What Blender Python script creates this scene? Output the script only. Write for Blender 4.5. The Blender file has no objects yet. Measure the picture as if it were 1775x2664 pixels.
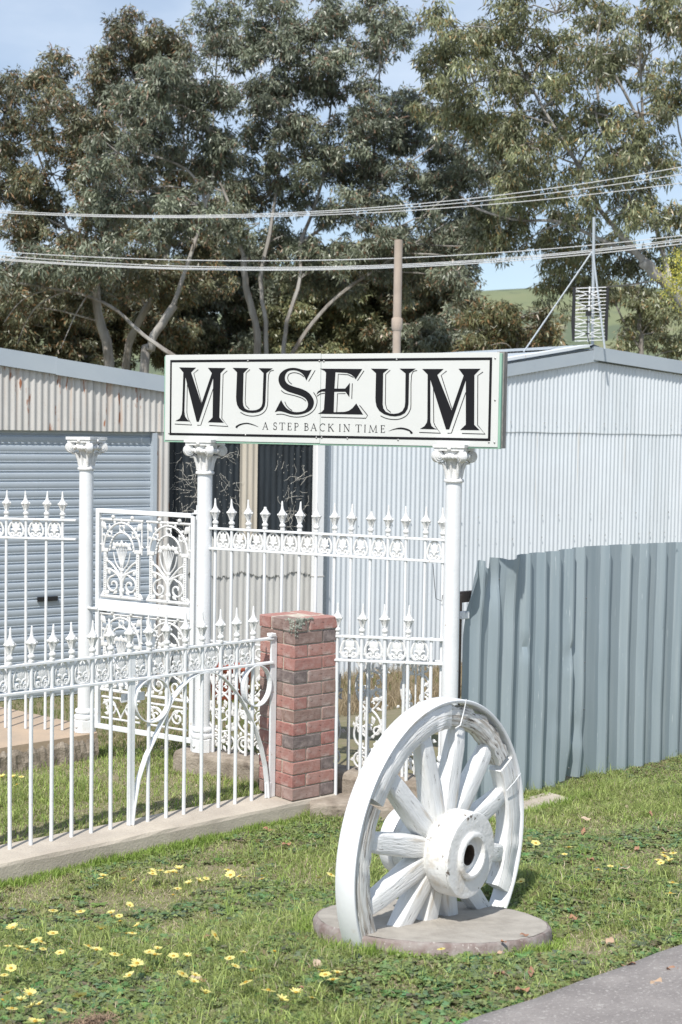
import bpy, math, random
import numpy as np
from math import sin, cos, pi, radians, atan2, sqrt, hypot, tan, atan
from mathutils import Vector, Matrix

random.seed(7)
rng = np.random.default_rng(11)
scene = bpy.context.scene
COL = scene.collection

# ------------------------------------------------------------------ camera
F = 3698.0; CX, CY = 887.5, 1332.0; CZ = 2.48          # focal length and centre in photo pixels (1775 x 2664)
PITCH = atan(212 / F); ROLL = 0.016
Fw = Vector((0, cos(PITCH), -sin(PITCH)))
R0 = Vector((1, 0, 0)); U0 = Vector((0, sin(PITCH), cos(PITCH)))
Rt = R0 * cos(ROLL) + U0 * sin(ROLL); Up = U0 * cos(ROLL) - R0 * sin(ROLL)
CAM = Vector((0, 0, CZ))
cam = bpy.data.cameras.new('camera'); cam_o = bpy.data.objects.new('camera', cam); COL.objects.link(cam_o)
cam.sensor_fit = 'HORIZONTAL'; cam.sensor_width = 24.0; cam.lens = F * 24.0 / 1775.0
cam.clip_start = 0.1; cam.clip_end = 3000
m = Matrix((Rt, Up, -Fw)).transposed().to_4x4(); m.translation = CAM
cam_o.matrix_world = m
cam.dof.use_dof = True; cam.dof.focus_distance = 8.6; cam.dof.aperture_fstop = 5.0
scene.camera = cam_o

# ------------------------------------------------------------------ light
SUN_AZ = radians(20); SUN_EL = radians(54)             # light travels towards +Y and a little +X
world = bpy.data.worlds.new('World'); scene.world = world; world.use_nodes = True
wn = world.node_tree; wn.nodes.clear()
def wnode(t, **k):
    n = wn.nodes.new(t)
    for a, b in k.items(): setattr(n, a, b)
    return n
sky = wnode('ShaderNodeTexSky', sky_type='NISHITA', sun_disc=False, sun_elevation=SUN_EL,
            sun_rotation=radians(180) + SUN_AZ, altitude=300, air_density=1.0, dust_density=0.7, ozone_density=1.2)
wtc = wnode('ShaderNodeTexCoord'); wmap = wnode('ShaderNodeMapping'); wmap.inputs['Scale'].default_value = (1.2, 1.2, 3.2)
wnoi = wnode('ShaderNodeTexNoise'); wnoi.inputs['Scale'].default_value = 2.1; wnoi.inputs['Detail'].default_value = 7; wnoi.inputs['Roughness'].default_value = 0.55
wramp = wnode('ShaderNodeValToRGB')
wramp.color_ramp.elements[0].position = 0.33; wramp.color_ramp.elements[0].color = (0.05, 0.05, 0.05, 1)
wramp.color_ramp.elements[1].position = 0.66; wramp.color_ramp.elements[1].color = (0.8, 0.8, 0.8, 1)
wmix = wnode('ShaderNodeMix', data_type='RGBA'); wmix.inputs['B'].default_value = (5.6, 6.4, 7.5, 1)
wbg = wnode('ShaderNodeBackground'); wbg.inputs['Strength'].default_value = 0.11
wout = wnode('ShaderNodeOutputWorld')
L = wn.links.new
L(wtc.outputs['Generated'], wmap.inputs['Vector']); L(wmap.outputs[0], wnoi.inputs['Vector'])
L(wnoi.outputs['Fac'], wramp.inputs['Fac']); L(wramp.outputs['Color'], wmix.inputs['Factor'])
L(sky.outputs[0], wmix.inputs['A']); L(wmix.outputs['Result'], wbg.inputs['Color']); L(wbg.outputs[0], wout.inputs[0])
sun = bpy.data.lights.new('sun', 'SUN'); sun.energy = 4.1; sun.angle = radians(0.55); sun.color = (1.0, 0.955, 0.89)
sun_o = bpy.data.objects.new('sun', sun); COL.objects.link(sun_o)
sdir = Vector((sin(SUN_AZ) * cos(SUN_EL), cos(SUN_AZ) * cos(SUN_EL), -sin(SUN_EL)))
sun_o.rotation_euler = sdir.to_track_quat('-Z', 'Y').to_euler(); sun_o.location = (-6, -10, 20)
scene.view_settings.view_transform = 'Standard'; scene.view_settings.look = 'None'
scene.view_settings.exposure = 0.38; scene.view_settings.gamma = 1.0; scene.view_settings.use_curve_mapping = False
scene.render.engine = 'CYCLES'
scene.render.resolution_x = 682; scene.render.resolution_y = 1024

# ------------------------------------------------------------------ pixels to places
K = 1775 / 1568.0                                       # display pixels to photo pixels
def ray(x, y): return Fw + Rt * ((x - CX) / F) - Up * ((y - CY) / F)
def on_z(x, y, z):
    d = ray(x, y); return CAM + d * ((z - CZ) / d.z)
def at_depth(x, y, D):
    d = ray(x, y); return CAM + d * (D / d.y)
def px_plane(x, y, o, ang, off=0.0):
    """photo pixel on the upright plane through o in direction ang: (distance along, height above o)"""
    d = ray(x, y); n = Vector((-sin(ang), cos(ang), 0)); o = Vector(o) + n * off
    k = (o - CAM).dot(n) / d.dot(n); P = CAM + d * k; e = P - o
    return e.x * cos(ang) + e.y * sin(ang), P.z - o.z

# street frame: U_ANG along the street (left-near to right-far), N towards the road
U_ANG = radians(41.2)
UX, UY = cos(U_ANG), sin(U_ANG); NX, NY = sin(U_ANG), -cos(U_ANG)
PC = (-0.282, 8.911)                                     # near corner of the brick pier
P0 = (PC[0] - .175 * NX, PC[1] - .175 * NY)              # where the low fence meets the pier

PADP = (.431, 6.186); PAD_Z = .2557; PAD_G = (-.02, -.155)   # centre, level and fall of the wheel's pad
def st(x, y): return (x - P0[0]) * UX + (y - P0[1]) * UY, (x - P0[0]) * NX + (y - P0[1]) * NY
def xy(s, t): return P0[0] + s * UX + t * NX, P0[1] + s * UY + t * NY
def smooth(a, b, v):
    k = np.clip((v - a) / (b - a), 0, 1); return k * k * (3 - 2 * k)
def ground_z(x, y):
    """lawn level: bank up to the road on the near side, flat garden strip, yard falling to the sheds"""
    x = np.asarray(x, float); y = np.asarray(y, float)
    t = (x - P0[0]) * NX + (y - P0[1]) * NY
    bank = 0.135 * np.where(t > 0.8, t - 0.8, 0) - 0.135 * np.clip(t - 9.0, 0, None) * 0.9
    inner = 0.085 * smooth(0.05, -0.10, t)
    s = (x - P0[0]) * UX + (y - P0[1]) * UY
    inner = inner * (1 - smooth(0.05, 0.5, s) * 0.55)
    yard = -0.64 * smooth(-1.1, -5.6, t)
    g = bank + inner + yard
    k = smooth(1.15, .55, np.hypot(x - PADP[0], y - PADP[1]))     # levelled round the wheel's pad
    return g * (1 - k) + (PAD_Z + PAD_G[0] * (x - PADP[0]) + PAD_G[1] * (y - PADP[1])) * k
TALL_A, TALL_B = (-0.947, 9.846), (0.716, 9.05)          # columns two and three
COL1 = (-1.873, 10.426)

# ------------------------------------------------------------------ mesh builder
class MB:
    def __init__(s): s.v = []; s.f = []
    def add(s, vs, fs):
        o = len(s.v); s.v += [tuple(p) for p in vs]; s.f += [tuple(i + o for i in f) for f in fs]; return s
    def box(s, x0, x1, y0, y1, z0, z1):
        return s.add([(x0, y0, z0), (x1, y0, z0), (x1, y1, z0), (x0, y1, z0), (x0, y0, z1), (x1, y0, z1), (x1, y1, z1), (x0, y1, z1)],
                     [(3, 2, 1, 0), (4, 5, 6, 7), (0, 1, 5, 4), (1, 2, 6, 5), (2, 3, 7, 6), (3, 0, 4, 7)])
    def cbox(s, x0, x1, y0, y1, z0, z1, c):
        """box with chamfered edges"""
        pts = []; X = (x0, x1); Y = (y0, y1); Z = (z0, z1); idx = {}
        for i in (0, 1):
            for j in (0, 1):
                for k in (0, 1):
                    sx, sy, sz = (1 - 2 * i) * c, (1 - 2 * j) * c, (1 - 2 * k) * c
                    idx[i, j, k, 0] = len(pts); pts.append((X[i], Y[j] + sy, Z[k] + sz))
                    idx[i, j, k, 1] = len(pts); pts.append((X[i] + sx, Y[j], Z[k] + sz))
                    idx[i, j, k, 2] = len(pts); pts.append((X[i] + sx, Y[j] + sy, Z[k]))
        fs = []
        for i in (0, 1):
            q = [idx[i, a, b, 0] for a, b in ((0, 0), (1, 0), (1, 1), (0, 1))]; fs.append(q if i else q[::-1])
            q = [idx[a, i, b, 1] for a, b in ((0, 0), (1, 0), (1, 1), (0, 1))]; fs.append(q[::-1] if i else q)
            q = [idx[a, b, i, 2] for a, b in ((0, 0), (1, 0), (1, 1), (0, 1))]; fs.append(q if i else q[::-1])
        for i in (0, 1):
            for j in (0, 1):
                fs.append((idx[i, j, 0, 0], idx[i, j, 1, 0], idx[i, j, 1, 1], idx[i, j, 0, 1]))
                fs.append((idx[i, 0, j, 0], idx[i, 1, j, 0], idx[i, 1, j, 2], idx[i, 0, j, 2]))
                fs.append((idx[0, i, j, 1], idx[1, i, j, 1], idx[1, i, j, 2], idx[0, i, j, 2]))
                for k in (0, 1): fs.append((idx[i, j, k, 0], idx[i, j, k, 1], idx[i, j, k, 2]))
        return s.add(pts, fs)
    def tube(s, pts, r, seg=6, cap=True, flat=1.0):
        """round bar along a path; r is a number or one radius per point; flat squashes it in y"""
        pts = [Vector(p) for p in pts]; n = len(pts)
        if not hasattr(r, '__len__'): r = [r] * n
        vs, fs = [], []; prev = None
        for i, p in enumerate(pts):
            d = (pts[min(i + 1, n - 1)] - pts[max(i - 1, 0)])
            d = d.normalized() if d.length > 1e-9 else Vector((0, 0, 1))
            if prev is None:
                ref = Vector((0, 1, 0)) if abs(d.y) < 0.9 else Vector((1, 0, 0))
                a = ref - d * ref.dot(d)
            else: a = prev - d * prev.dot(d)
            a = a.normalized() if a.length > 1e-6 else d.orthogonal().normalized()
            b = d.cross(a); prev = a
            for k in range(seg):
                an = 2 * pi * k / seg
                vs.append(p + (a * (cos(an) * flat) + b * sin(an)) * r[i])
        for i in range(n - 1):
            for k in range(seg):
                k2 = (k + 1) % seg
                fs.append((i * seg + k, i * seg + k2, (i + 1) * seg + k2, (i + 1) * seg + k))
        if cap:
            fs.append(tuple(range(seg))[::-1]); fs.append(tuple((n - 1) * seg + k for k in range(seg)))
        return s.add(vs, fs)
    def lathe(s, prof, seg=16, c=(0, 0, 0), axis='z', cap=True):
        vs, fs = [], []
        for (r, h) in prof:
            for k in range(seg):
                a = 2 * pi * k / seg
                if axis == 'z': vs.append((c[0] + r * cos(a), c[1] + r * sin(a), c[2] + h))
                else: vs.append((c[0] + r * cos(a), c[1] + h, c[2] + r * sin(a)))
        n = len(prof)
        for i in range(n - 1):
            for k in range(seg):
                k2 = (k + 1) % seg
                fs.append((i * seg + k, i * seg + k2, (i + 1) * seg + k2, (i + 1) * seg + k))
        if cap:
            fs.append(tuple(range(seg))[::-1]); fs.append(tuple((n - 1) * seg + k for k in range(seg)))
        return s.add(vs, fs)
    def ball(s, c, r, seg=8, ring=5, sq=(1, 1, 1)):
        prof = [(max(1e-4, r * sin(pi * i / ring)), -r * cos(pi * i / ring)) for i in range(ring + 1)]
        o = len(s.v); s.lathe(prof, seg)
        for i in range(o, len(s.v)):
            p = s.v[i]; s.v[i] = (p[0] * sq[0] + c[0], p[1] * sq[1] + c[1], p[2] * sq[2] + c[2])
        return s
    def prism(s, poly, y0, y1):
        """outline in x,z pulled out along y"""
        n = len(poly)
        vs = [(x, y0, z) for x, z in poly] + [(x, y1, z) for x, z in poly]
        fs = [tuple(range(n)), tuple(range(2 * n - 1, n - 1, -1))]
        fs += [((i + 1) % n, i, n + i, n + (i + 1) % n) for i in range(n)]
        return s.add(vs, fs)
    def slab(s, poly, z0, z1):
        n = len(poly)
        vs = [(x, y, z0) for x, y in poly] + [(x, y, z1) for x, y in poly]
        fs = [tuple(range(n))[::-1], tuple(range(n, 2 * n))]
        fs += [(i, (i + 1) % n, n + (i + 1) % n, n + i) for i in range(n)]
        return s.add(vs, fs)
    def band(s, pts, y0, y1, th):
        """flat iron strip bent in the x,z plane, its width along y"""
        n = len(pts); out, inn = [], []
        for i in range(n):
            a = pts[max(i - 1, 0)]; b = pts[min(i + 1, n - 1)]
            dx, dz = b[0] - a[0], b[1] - a[1]; l = hypot(dx, dz) or 1
            nx, nz = -dz / l * th / 2, dx / l * th / 2
            out.append((pts[i][0] + nx, pts[i][1] + nz)); inn.append((pts[i][0] - nx, pts[i][1] - nz))
        vs, fs = [], []
        for i in range(n):
            vs += [(out[i][0], y0, out[i][1]), (out[i][0], y1, out[i][1]), (inn[i][0], y1, inn[i][1]), (inn[i][0], y0, inn[i][1])]
        for i in range(n - 1):
            a, b = 4 * i, 4 * i + 4
            for k in range(4):
                k2 = (k + 1) % 4; fs.append((a + k, a + k2, b + k2, b + k))
        fs.append((3, 2, 1, 0)); e = 4 * (n - 1); fs.append((e, e + 1, e + 2, e + 3))
        return s.add(vs, fs)
    def move(s, M, start=0):
        for i in range(start, len(s.v)): s.v[i] = tuple(M @ Vector(s.v[i]))
        return s
    def mesh(s, name, mat, smooth=False, angle=None):
        me = bpy.data.meshes.new(name); me.from_pydata(s.v, [], s.f); me.update()
        if mat: me.materials.append(mat)
        if smooth:
            me.polygons.foreach_set('use_smooth', [True] * len(me.polygons)); me.set_sharp_from_angle(angle=radians(48))
        return me
    def build(s, name, mat, parent=None, smooth=False, loc=None):
        return link(name, s.mesh(name, mat, smooth), parent, loc)

def link(name, data, parent=None, loc=None, rot=None, scale=None):
    o = bpy.data.objects.new(name, data); COL.objects.link(o)
    if parent: o.parent = parent
    if loc is not None: o.location = loc
    if rot is not None: o.rotation_euler = rot
    if scale is not None: o.scale = scale
    return o
def tag(o, label=None, cat=None, group=None, kind=None):
    if label: o['label'] = label
    if cat: o['category'] = cat
    if group: o['group'] = group
    if kind: o['kind'] = kind
    return o
def thing(name, label, cat, loc=(0, 0, 0), rz=0.0, group=None):
    o = link(name, None, None, loc); o.rotation_euler = (0, 0, rz); o.empty_display_size = 0.1
    return tag(o, label, cat, group)
def tri_mesh(name, V, T, mat, colors=None, smooth=False):
    """large triangle mesh from arrays, with an optional colour per point"""
    me = bpy.data.meshes.new(name); V = np.asarray(V, np.float32); T = np.asarray(T, np.int32)
    me.vertices.add(len(V)); me.vertices.foreach_set('co', V.ravel())
    me.loops.add(T.size); me.loops.foreach_set('vertex_index', T.ravel())
    me.polygons.add(len(T)); me.polygons.foreach_set('loop_start', np.arange(0, T.size, 3, dtype=np.int32))
    me.polygons.foreach_set('loop_total', np.full(len(T), 3, np.int32))
    if smooth: me.polygons.foreach_set('use_smooth', np.ones(len(T), bool))
    me.update(calc_edges=True)
    if colors is not None:
        a = me.color_attributes.new('tint', 'FLOAT_COLOR', 'POINT')
        c = np.ones((len(V), 4), np.float32); c[:, :3] = colors; a.data.foreach_set('color', c.ravel())
    me.materials.append(mat); me.validate()
    return me

# ------------------------------------------------------------------ materials
def material(name, c1, c2=None, scale=8.0, rough=0.6, metal=0.0, bump=0.0, bscale=None, stretch=(1, 1, 1), lo=0.35, hi=0.65,
             spots=None, attr=None, rand=None, detail=6, trans=0.0, spec=0.5, coat=0.0, coord='Object'):
    """c1/c2 mixed by noise; spots = (colour, scale, threshold, softness, stretch): wear on top; attr: colour attribute; rand: ramp by object"""
    mt = bpy.data.materials.new(name); mt.use_nodes = True; nt = mt.node_tree; N = nt.nodes; Lk = nt.links.new
    b = N['Principled BSDF']; b.inputs['Roughness'].default_value = rough; b.inputs['Metallic'].default_value = metal
    b.inputs['Specular IOR Level'].default_value = spec
    tc = N.new('ShaderNodeTexCoord'); mp = N.new('ShaderNodeMapping'); mp.inputs['Scale'].default_value = stretch
    Lk(tc.outputs[coord], mp.inputs['Vector'])
    def noise(sc, vec, det=detail):
        n = N.new('ShaderNodeTexNoise'); n.inputs['Scale'].default_value = sc; n.inputs['Detail'].default_value = det
        n.inputs['Roughness'].default_value = 0.6; Lk(vec, n.inputs['Vector']); return n
    def mixn(fac, a, bb, mode='MIX'):
        mx = N.new('ShaderNodeMix'); mx.data_type = 'RGBA'; mx.blend_type = mode
        for s_, v_ in (('Factor', fac), ('A', a), ('B', bb)):
            if isinstance(v_, (int, float)): mx.inputs[s_].default_value = v_
            elif isinstance(v_, tuple): mx.inputs[s_].default_value = (*v_, 1)
            else: Lk(v_, mx.inputs[s_])
        return mx.outputs['Result']
    def ramp(sock, a, bpos):
        mr = N.new('ShaderNodeMapRange'); mr.inputs['From Min'].default_value = a; mr.inputs['From Max'].default_value = bpos
        Lk(sock, mr.inputs['Value']); return mr.outputs['Result']
    vec = mp.outputs[0]
    n1 = noise(scale, vec)
    if rand:
        oi = N.new('ShaderNodeObjectInfo'); cr = N.new('ShaderNodeValToRGB'); cr.color_ramp.interpolation = 'CONSTANT'
        els = cr.color_ramp.elements
        while len(els) < len(rand): els.new(0.5)
        for i, c in enumerate(rand): els[i].position = i / len(rand); els[i].color = (*c, 1)
        Lk(oi.outputs['Random'], cr.inputs['Fac']); col = cr.outputs['Color']
        if c2: col = mixn(ramp(n1.outputs['Fac'], lo, hi), col, mixn(0.5, col, c2))
    elif attr:
        at = N.new('ShaderNodeAttribute'); at.attribute_name = 'tint'; col = at.outputs['Color']
    elif c2: col = mixn(ramp(n1.outputs['Fac'], lo, hi), c1, c2)
    else: col = None
    for sp in (spots or []):
        mp2 = N.new('ShaderNodeMapping'); mp2.inputs['Scale'].default_value = sp[4] if len(sp) > 4 else (1, 1, 1)
        mp2.inputs['Location'].default_value = (sp[1] * .37, 3.1, sp[1] * .11)
        Lk(tc.outputs[coord], mp2.inputs['Vector'])
        n2 = noise(sp[1], mp2.outputs[0], 8)
        col = mixn(ramp(n2.outputs['Fac'], sp[2], sp[2] + sp[3]), col if col else c1, sp[0])
    if col is None: b.inputs['Base Color'].default_value = (*c1, 1)
    else: Lk(col, b.inputs['Base Color'])
    if bump:
        nb = noise(bscale or scale * 3, vec, 5); bp = N.new('ShaderNodeBump'); bp.inputs['Strength'].default_value = bump; bp.inputs['Distance'].default_value = 0.01
        Lk(nb.outputs['Fac'], bp.inputs['Height']); Lk(bp.outputs[0], b.inputs['Normal'])
    if trans:
        tr = N.new('ShaderNodeBsdfTranslucent'); ms = N.new('ShaderNodeMixShader'); ms.inputs[0].default_value = trans
        if col is not None: Lk(col, tr.inputs['Color'])
        else: tr.inputs['Color'].default_value = (*c1, 1)
        Lk(b.outputs[0], ms.inputs[1]); Lk(tr.outputs[0], ms.inputs[2]); Lk(ms.outputs[0], N['Material Output'].inputs[0])
    return mt

M = {}
M['iron'] = material('white_painted_iron', (.76, .775, .79), (.70, .715, .725), 9, .42, bump=.12, bscale=60,
                     spots=[((.48, .38, .29), 30, .655, .06)])
M['cast'] = material('white_painted_casting', (.76, .765, .765), (.66, .655, .64), 24, .5, bump=.35, bscale=90,
                     spots=[((.42, .34, .27), 60, .66, .05)])
M['wheel_paint'] = material('flaking_white_paint', (.76, .765, .755), (.69, .685, .66), 7, .55, bump=.5, bscale=40, stretch=(1, 1, 1),
                            spots=[((.58, .53, .46), 8, .56, .14), ((.12, .095, .075), 24, .625, .045)])
M['wheel_wood'] = material('weathered_white_wood', (.74, .73, .70), (.42, .38, .33), 5, .8, bump=1.0, bscale=16, stretch=(1, 3, 7), lo=.5, hi=.8,
                           spots=[((.07, .055, .045), 11, .68, .05, (1, 3, 6))])
M['spoke'] = material('cracked_white_spoke', (.75, .755, .745), (.64, .63, .60), 5, .6, bump=.8, bscale=24, stretch=(4, 4, .5), lo=.45, hi=.75,
                       spots=[((.55, .50, .43), 7, .58, .10, (4, 4, .5)), ((.10, .08, .06), 13, .655, .035, (4, 4, .35))])
M['tyre'] = material('white_painted_tyre', (.77, .785, .80), (.73, .74, .755), 5, .38, bump=.1, bscale=30, spots=[((.52, .45, .36), 5, .62, .16), ((.35, .25, .19), 14, .70, .05)])
def felloe_material(name, white, wood, paint_at, crack_at):
    """painted wood whose grain runs round the rim"""
    mt = bpy.data.materials.new(name); mt.use_nodes = True; nt = mt.node_tree; N = nt.nodes; Lk = nt.links.new; b = N['Principled BSDF']; b.inputs['Roughness'].default_value = .75
    tc = N.new('ShaderNodeTexCoord'); sx = N.new('ShaderNodeSeparateXYZ'); Lk(tc.outputs['Object'], sx.inputs[0])
    def mth(op, a, bb=None):
        n = N.new('ShaderNodeMath'); n.operation = op
        for i, v in enumerate((a, bb)):
            if v is None: continue
            if isinstance(v, (int, float)): n.inputs[i].default_value = v
            else: Lk(v, n.inputs[i])
        return n.outputs[0]
    ang = mth('ARCTAN2', sx.outputs[0], sx.outputs[2]); rad = mth('SQRT', mth('ADD', mth('MULTIPLY', sx.outputs[0], sx.outputs[0]), mth('MULTIPLY', sx.outputs[2], sx.outputs[2])))
    cb = N.new('ShaderNodeCombineXYZ'); Lk(mth('MULTIPLY', ang, 4.0), cb.inputs[0]); Lk(mth('MULTIPLY', sx.outputs[1], 75), cb.inputs[1]); Lk(mth('MULTIPLY', rad, 105), cb.inputs[2])
    def noise(sc, w):
        n = N.new('ShaderNodeTexNoise'); n.noise_dimensions = '4D'; n.inputs['W'].default_value = w; n.inputs['Scale'].default_value = sc; n.inputs['Detail'].default_value = 6; Lk(cb.outputs[0], n.inputs['Vector']); return n.outputs['Fac']
    def rng_(v, a, c):
        m_ = N.new('ShaderNodeMapRange'); m_.inputs['From Min'].default_value = a; m_.inputs['From Max'].default_value = c; Lk(v, m_.inputs['Value']); return m_.outputs[0]
    def mx(f, a, c):
        q = N.new('ShaderNodeMix'); q.data_type = 'RGBA'; Lk(f, q.inputs['Factor'])
        for k_, v in (('A', a), ('B', c)):
            if isinstance(v, tuple): q.inputs[k_].default_value = (*v, 1)
            else: Lk(v, q.inputs[k_])
        return q.outputs['Result']
    c1 = mx(rng_(noise(.8, 1), paint_at, paint_at + .12), white, wood); c2 = mx(rng_(noise(1.5, 7), crack_at, crack_at + .03), c1, (.07, .055, .045)); Lk(c2, b.inputs['Base Color'])
    bp = N.new('ShaderNodeBump'); bp.inputs['Strength'].default_value = .9; bp.inputs['Distance'].default_value = .008; Lk(noise(1.2, 1), bp.inputs['Height']); Lk(bp.outputs[0], b.inputs['Normal'])
    return mt
M['felloe'] = felloe_material('painted_felloe', (.74, .745, .735), (.56, .53, .48), .56, .665)
M['felloe_bare'] = felloe_material('bare_felloe', (.70, .695, .67), (.44, .40, .35), .46, .60)
M['dark_hole'] = material('shaded_hole_brown', (.035, .024, .017), (.075, .05, .033), 40, .95)  # brown darkened so its colour carries the shade inside the axle hole
M['sign_white'] = material('cream_enamel', (.62, .63, .615), (.60, .61, .595), 3, .25, spots=[((.70, .69, .64), 4, .66, .2)])
M['sign_black'] = material('black_vinyl', (.010, .010, .012), None, rough=.5, spec=.2)
M['sign_green'] = material('faded_green_paint', (.22, .42, .33), (.34, .50, .38), 14, .6, stretch=(1, 1, .2), spots=[((.62, .58, .36), 10, .63, .06)])
M['grey_wood'] = material('silvered_timber', (.34, .325, .31), (.17, .16, .15), 26, .9, bump=.8, bscale=60, stretch=(3, 3, .35))
M['screw'] = material('zinc_screw', (.55, .56, .57), (.30, .29, .27), 60, .4, metal=.6)
M['mortar'] = material('mortar', (.58, .53, .45), (.40, .35, .29), 30, .95, bump=.5, bscale=120)
BR = [(.36, .175, .15), (.33, .145, .125), (.255, .165, .14), (.385, .20, .17), (.225, .15, .13), (.34, .175, .15), (.165, .13, .125), (.31, .205, .18)]
M['brick'] = material('pressed_brick', BR[0], (.56, .47, .43), 22, .85, bump=.5, bscale=90, rand=BR, lo=.45, hi=.85,
                      spots=[((.52, .46, .42), 7, .60, .16), ((.10, .07, .06), 60, .62, .05)])
M['lichen'] = material('grey_green_lichen', (.45, .47, .40), (.16, .17, .14), 60, .95, bump=.9, bscale=120)
M['kerb'] = material('pale_kerb_concrete', (.47, .42, .35), (.38, .335, .28), 5, .9, bump=.4, bscale=80, spots=[((.25, .215, .175), 16, .66, .1)])
M['kerb_old'] = material('stained_kerb_concrete', (.36, .31, .255), (.20, .165, .13), 9, .95, bump=.9, bscale=60, spots=[((.09, .07, .055), 7, .60, .12)])
M['slab'] = material('tan_path_concrete', (.44, .335, .24), (.36, .285, .215), 4, .9, bump=.3, bscale=60)
M['pad'] = material('worn_pad_concrete', (.41, .38, .335), (.31, .285, .25), 10, .92, bump=.5, bscale=70, spots=[((.14, .11, .09), 24, .71, .03)])
M['pad_rim'] = material('worn_oxide_rim', (.19, .14, .125), (.31, .28, .26), 14, .85, bump=.5, bscale=60, spots=[((.5, .47, .43), 38, .62, .06)])
M['road'] = material('grey_road_surface', (.29, .265, .25), (.22, .20, .19), 5, .95, bump=.8, bscale=90, spots=[((.42, .395, .37), 70, .56, .1), ((.13, .12, .11), 55, .63, .08)])
M['shed_white'] = material('white_shed_paint', (.67, .715, .755), (.63, .67, .705), 1.6, .5, spots=[((.52, .47, .40), 2.6, .66, .1, (3, 3, .12)), ((.42, .44, .47), 22, .70, .05, (3, 3, .5))])
M['shed_white_old'] = material('chalky_shed_paint', (.64, .69, .735), (.58, .62, .65), 2.2, .6, stretch=(2, 2, .3), spots=[((.36, .38, .40), 20, .64, .08, (3, 3, .35))])
M['zinc'] = material('zincalume_flashing', (.46, .51, .55), (.42, .47, .52), 2, .42, metal=.25)
M['galv'] = material('aged_galvanised_iron', (.58, .565, .54), (.49, .475, .45), 3, .6, metal=.1, stretch=(2, 2, .4),
                     spots=[((.50, .37, .28), 2.0, .56, .16, (4, 4, .25)), ((.30, .12, .06), 5, .615, .05, (2.5, 2.5, .5))])
M['galv_spangle'] = material('spangled_zinc', (.46, .50, .53), (.33, .37, .41), 40, .45, metal=.3)
M['door'] = material('blue_grey_roller_door', (.42, .47, .52), (.385, .435, .485), 2, .4, spots=[((.34, .40, .45), 3, .62, .15)])
M['black'] = material('black_plastic', (.015, .015, .017), None, rough=.5)
M['dark_sheet'] = material('dark_corrugated_sheet', (.022, .03, .038), (.012, .016, .02), 4, .45, stretch=(3, 3, .3), spots=[((.05, .055, .055), 30, .62, .1, (2, 2, .3))])
M['pale_sheet'] = material('pale_grey_sheet', (.52, .52, .50), (.44, .44, .43), 3, .6, stretch=(2, 2, .4), spots=[((.24, .10, .05), 6, .74, .03)])
M['beige_sheet'] = material('beige_sheet', (.50, .46, .39), (.40, .36, .30), 3, .6, stretch=(2, 2, .3), spots=[((.35, .2, .1), 9, .7, .05)])
M['web'] = material('dusty_cobweb', (.55, .53, .48), None, rough=.9)
M['pipe_white'] = material('white_downpipe', (.80, .81, .82), None, rough=.4)
M['blue_fence'] = material('blue_grey_fence_steel', (.25, .31, .345), (.32, .38, .41), 2.4, .42, metal=.15, stretch=(3, 3, .15),
                           spots=[((.36, .42, .445), 5, .52, .2, (3, 3, .08)), ((.50, .55, .57), 34, .655, .05, (2, 2, .12)), ((.13, .17, .19), 4, .70, .04, (1, 1, .5))])
M['post_wood'] = material('brown_weathered_post', (.27, .21, .17), (.16, .12, .10), 18, .9, bump=.6, stretch=(3, 3, .3))
M['alu'] = material('dull_aluminium', (.78, .79, .80), None, rough=.45, metal=.1)
M['mast'] = material('galvanised_mast', (.46, .50, .53), None, rough=.4, metal=.35)
M['clay_pipe'] = material('tan_vent_pipe', (.40, .325, .26), (.34, .275, .22), 6, .8)
M['wire'] = material('pale_cable', (.58, .58, .57), None, rough=.5)
M['orange'] = material('orange_red_plastic', (.42, .10, .055), (.36, .085, .05), 8, .55)
M['soil'] = material('lawn_soil', (.22, .185, .12), (.15, .155, .07), 5, .95, bump=.8, bscale=40, spots=[((.26, .215, .15), 2.2, .55, .15)], coord='Object')
M['hill'] = material('pasture', (.135, .165, .085), (.175, .19, .10), .05, .95, spots=[((.10, .125, .075), .03, .52, .06), ((.20, .18, .12), .05, .60, .06), ((.06, .075, .05), .16, .66, .02)])
M['blade'] = material('grass_blade', (.1, .15, .04), attr=True, rough=.55, trans=.35, spec=.3)
M['leaf'] = material('gum_leaf', (.08, .09, .05), attr=True, rough=.40, trans=.10, spec=.6)
M['bark'] = material('gum_bark', (.42, .405, .38), (.19, .165, .14), 2.2, .85, bump=.5, bscale=12, stretch=(1.5, 1.5, .3), spots=[((.21, .135, .09), .9, .60, .12, (1.2, 1.2, .5))])
M['petal'] = material('pale_yellow_petal', (.80, .69, .17), (.82, .77, .34), 60, .6, trans=.25)
M['disc'] = material('flower_disc', (.45, .30, .03), (.30, .17, .02), 200, .8)
M['stem'] = material('flower_stem', (.16, .20, .08), None, rough=.7)
M['dead_leaf'] = material('dead_leaf', (.30, .16, .09), (.42, .30, .2), 20, .8, rand=[(.30, .14, .08), (.40, .28, .19), (.22, .10, .06), (.46, .36, .27)])
M['clod'] = material('dry_clippings', (.26, .19, .13), attr=True, rough=.95)

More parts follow.
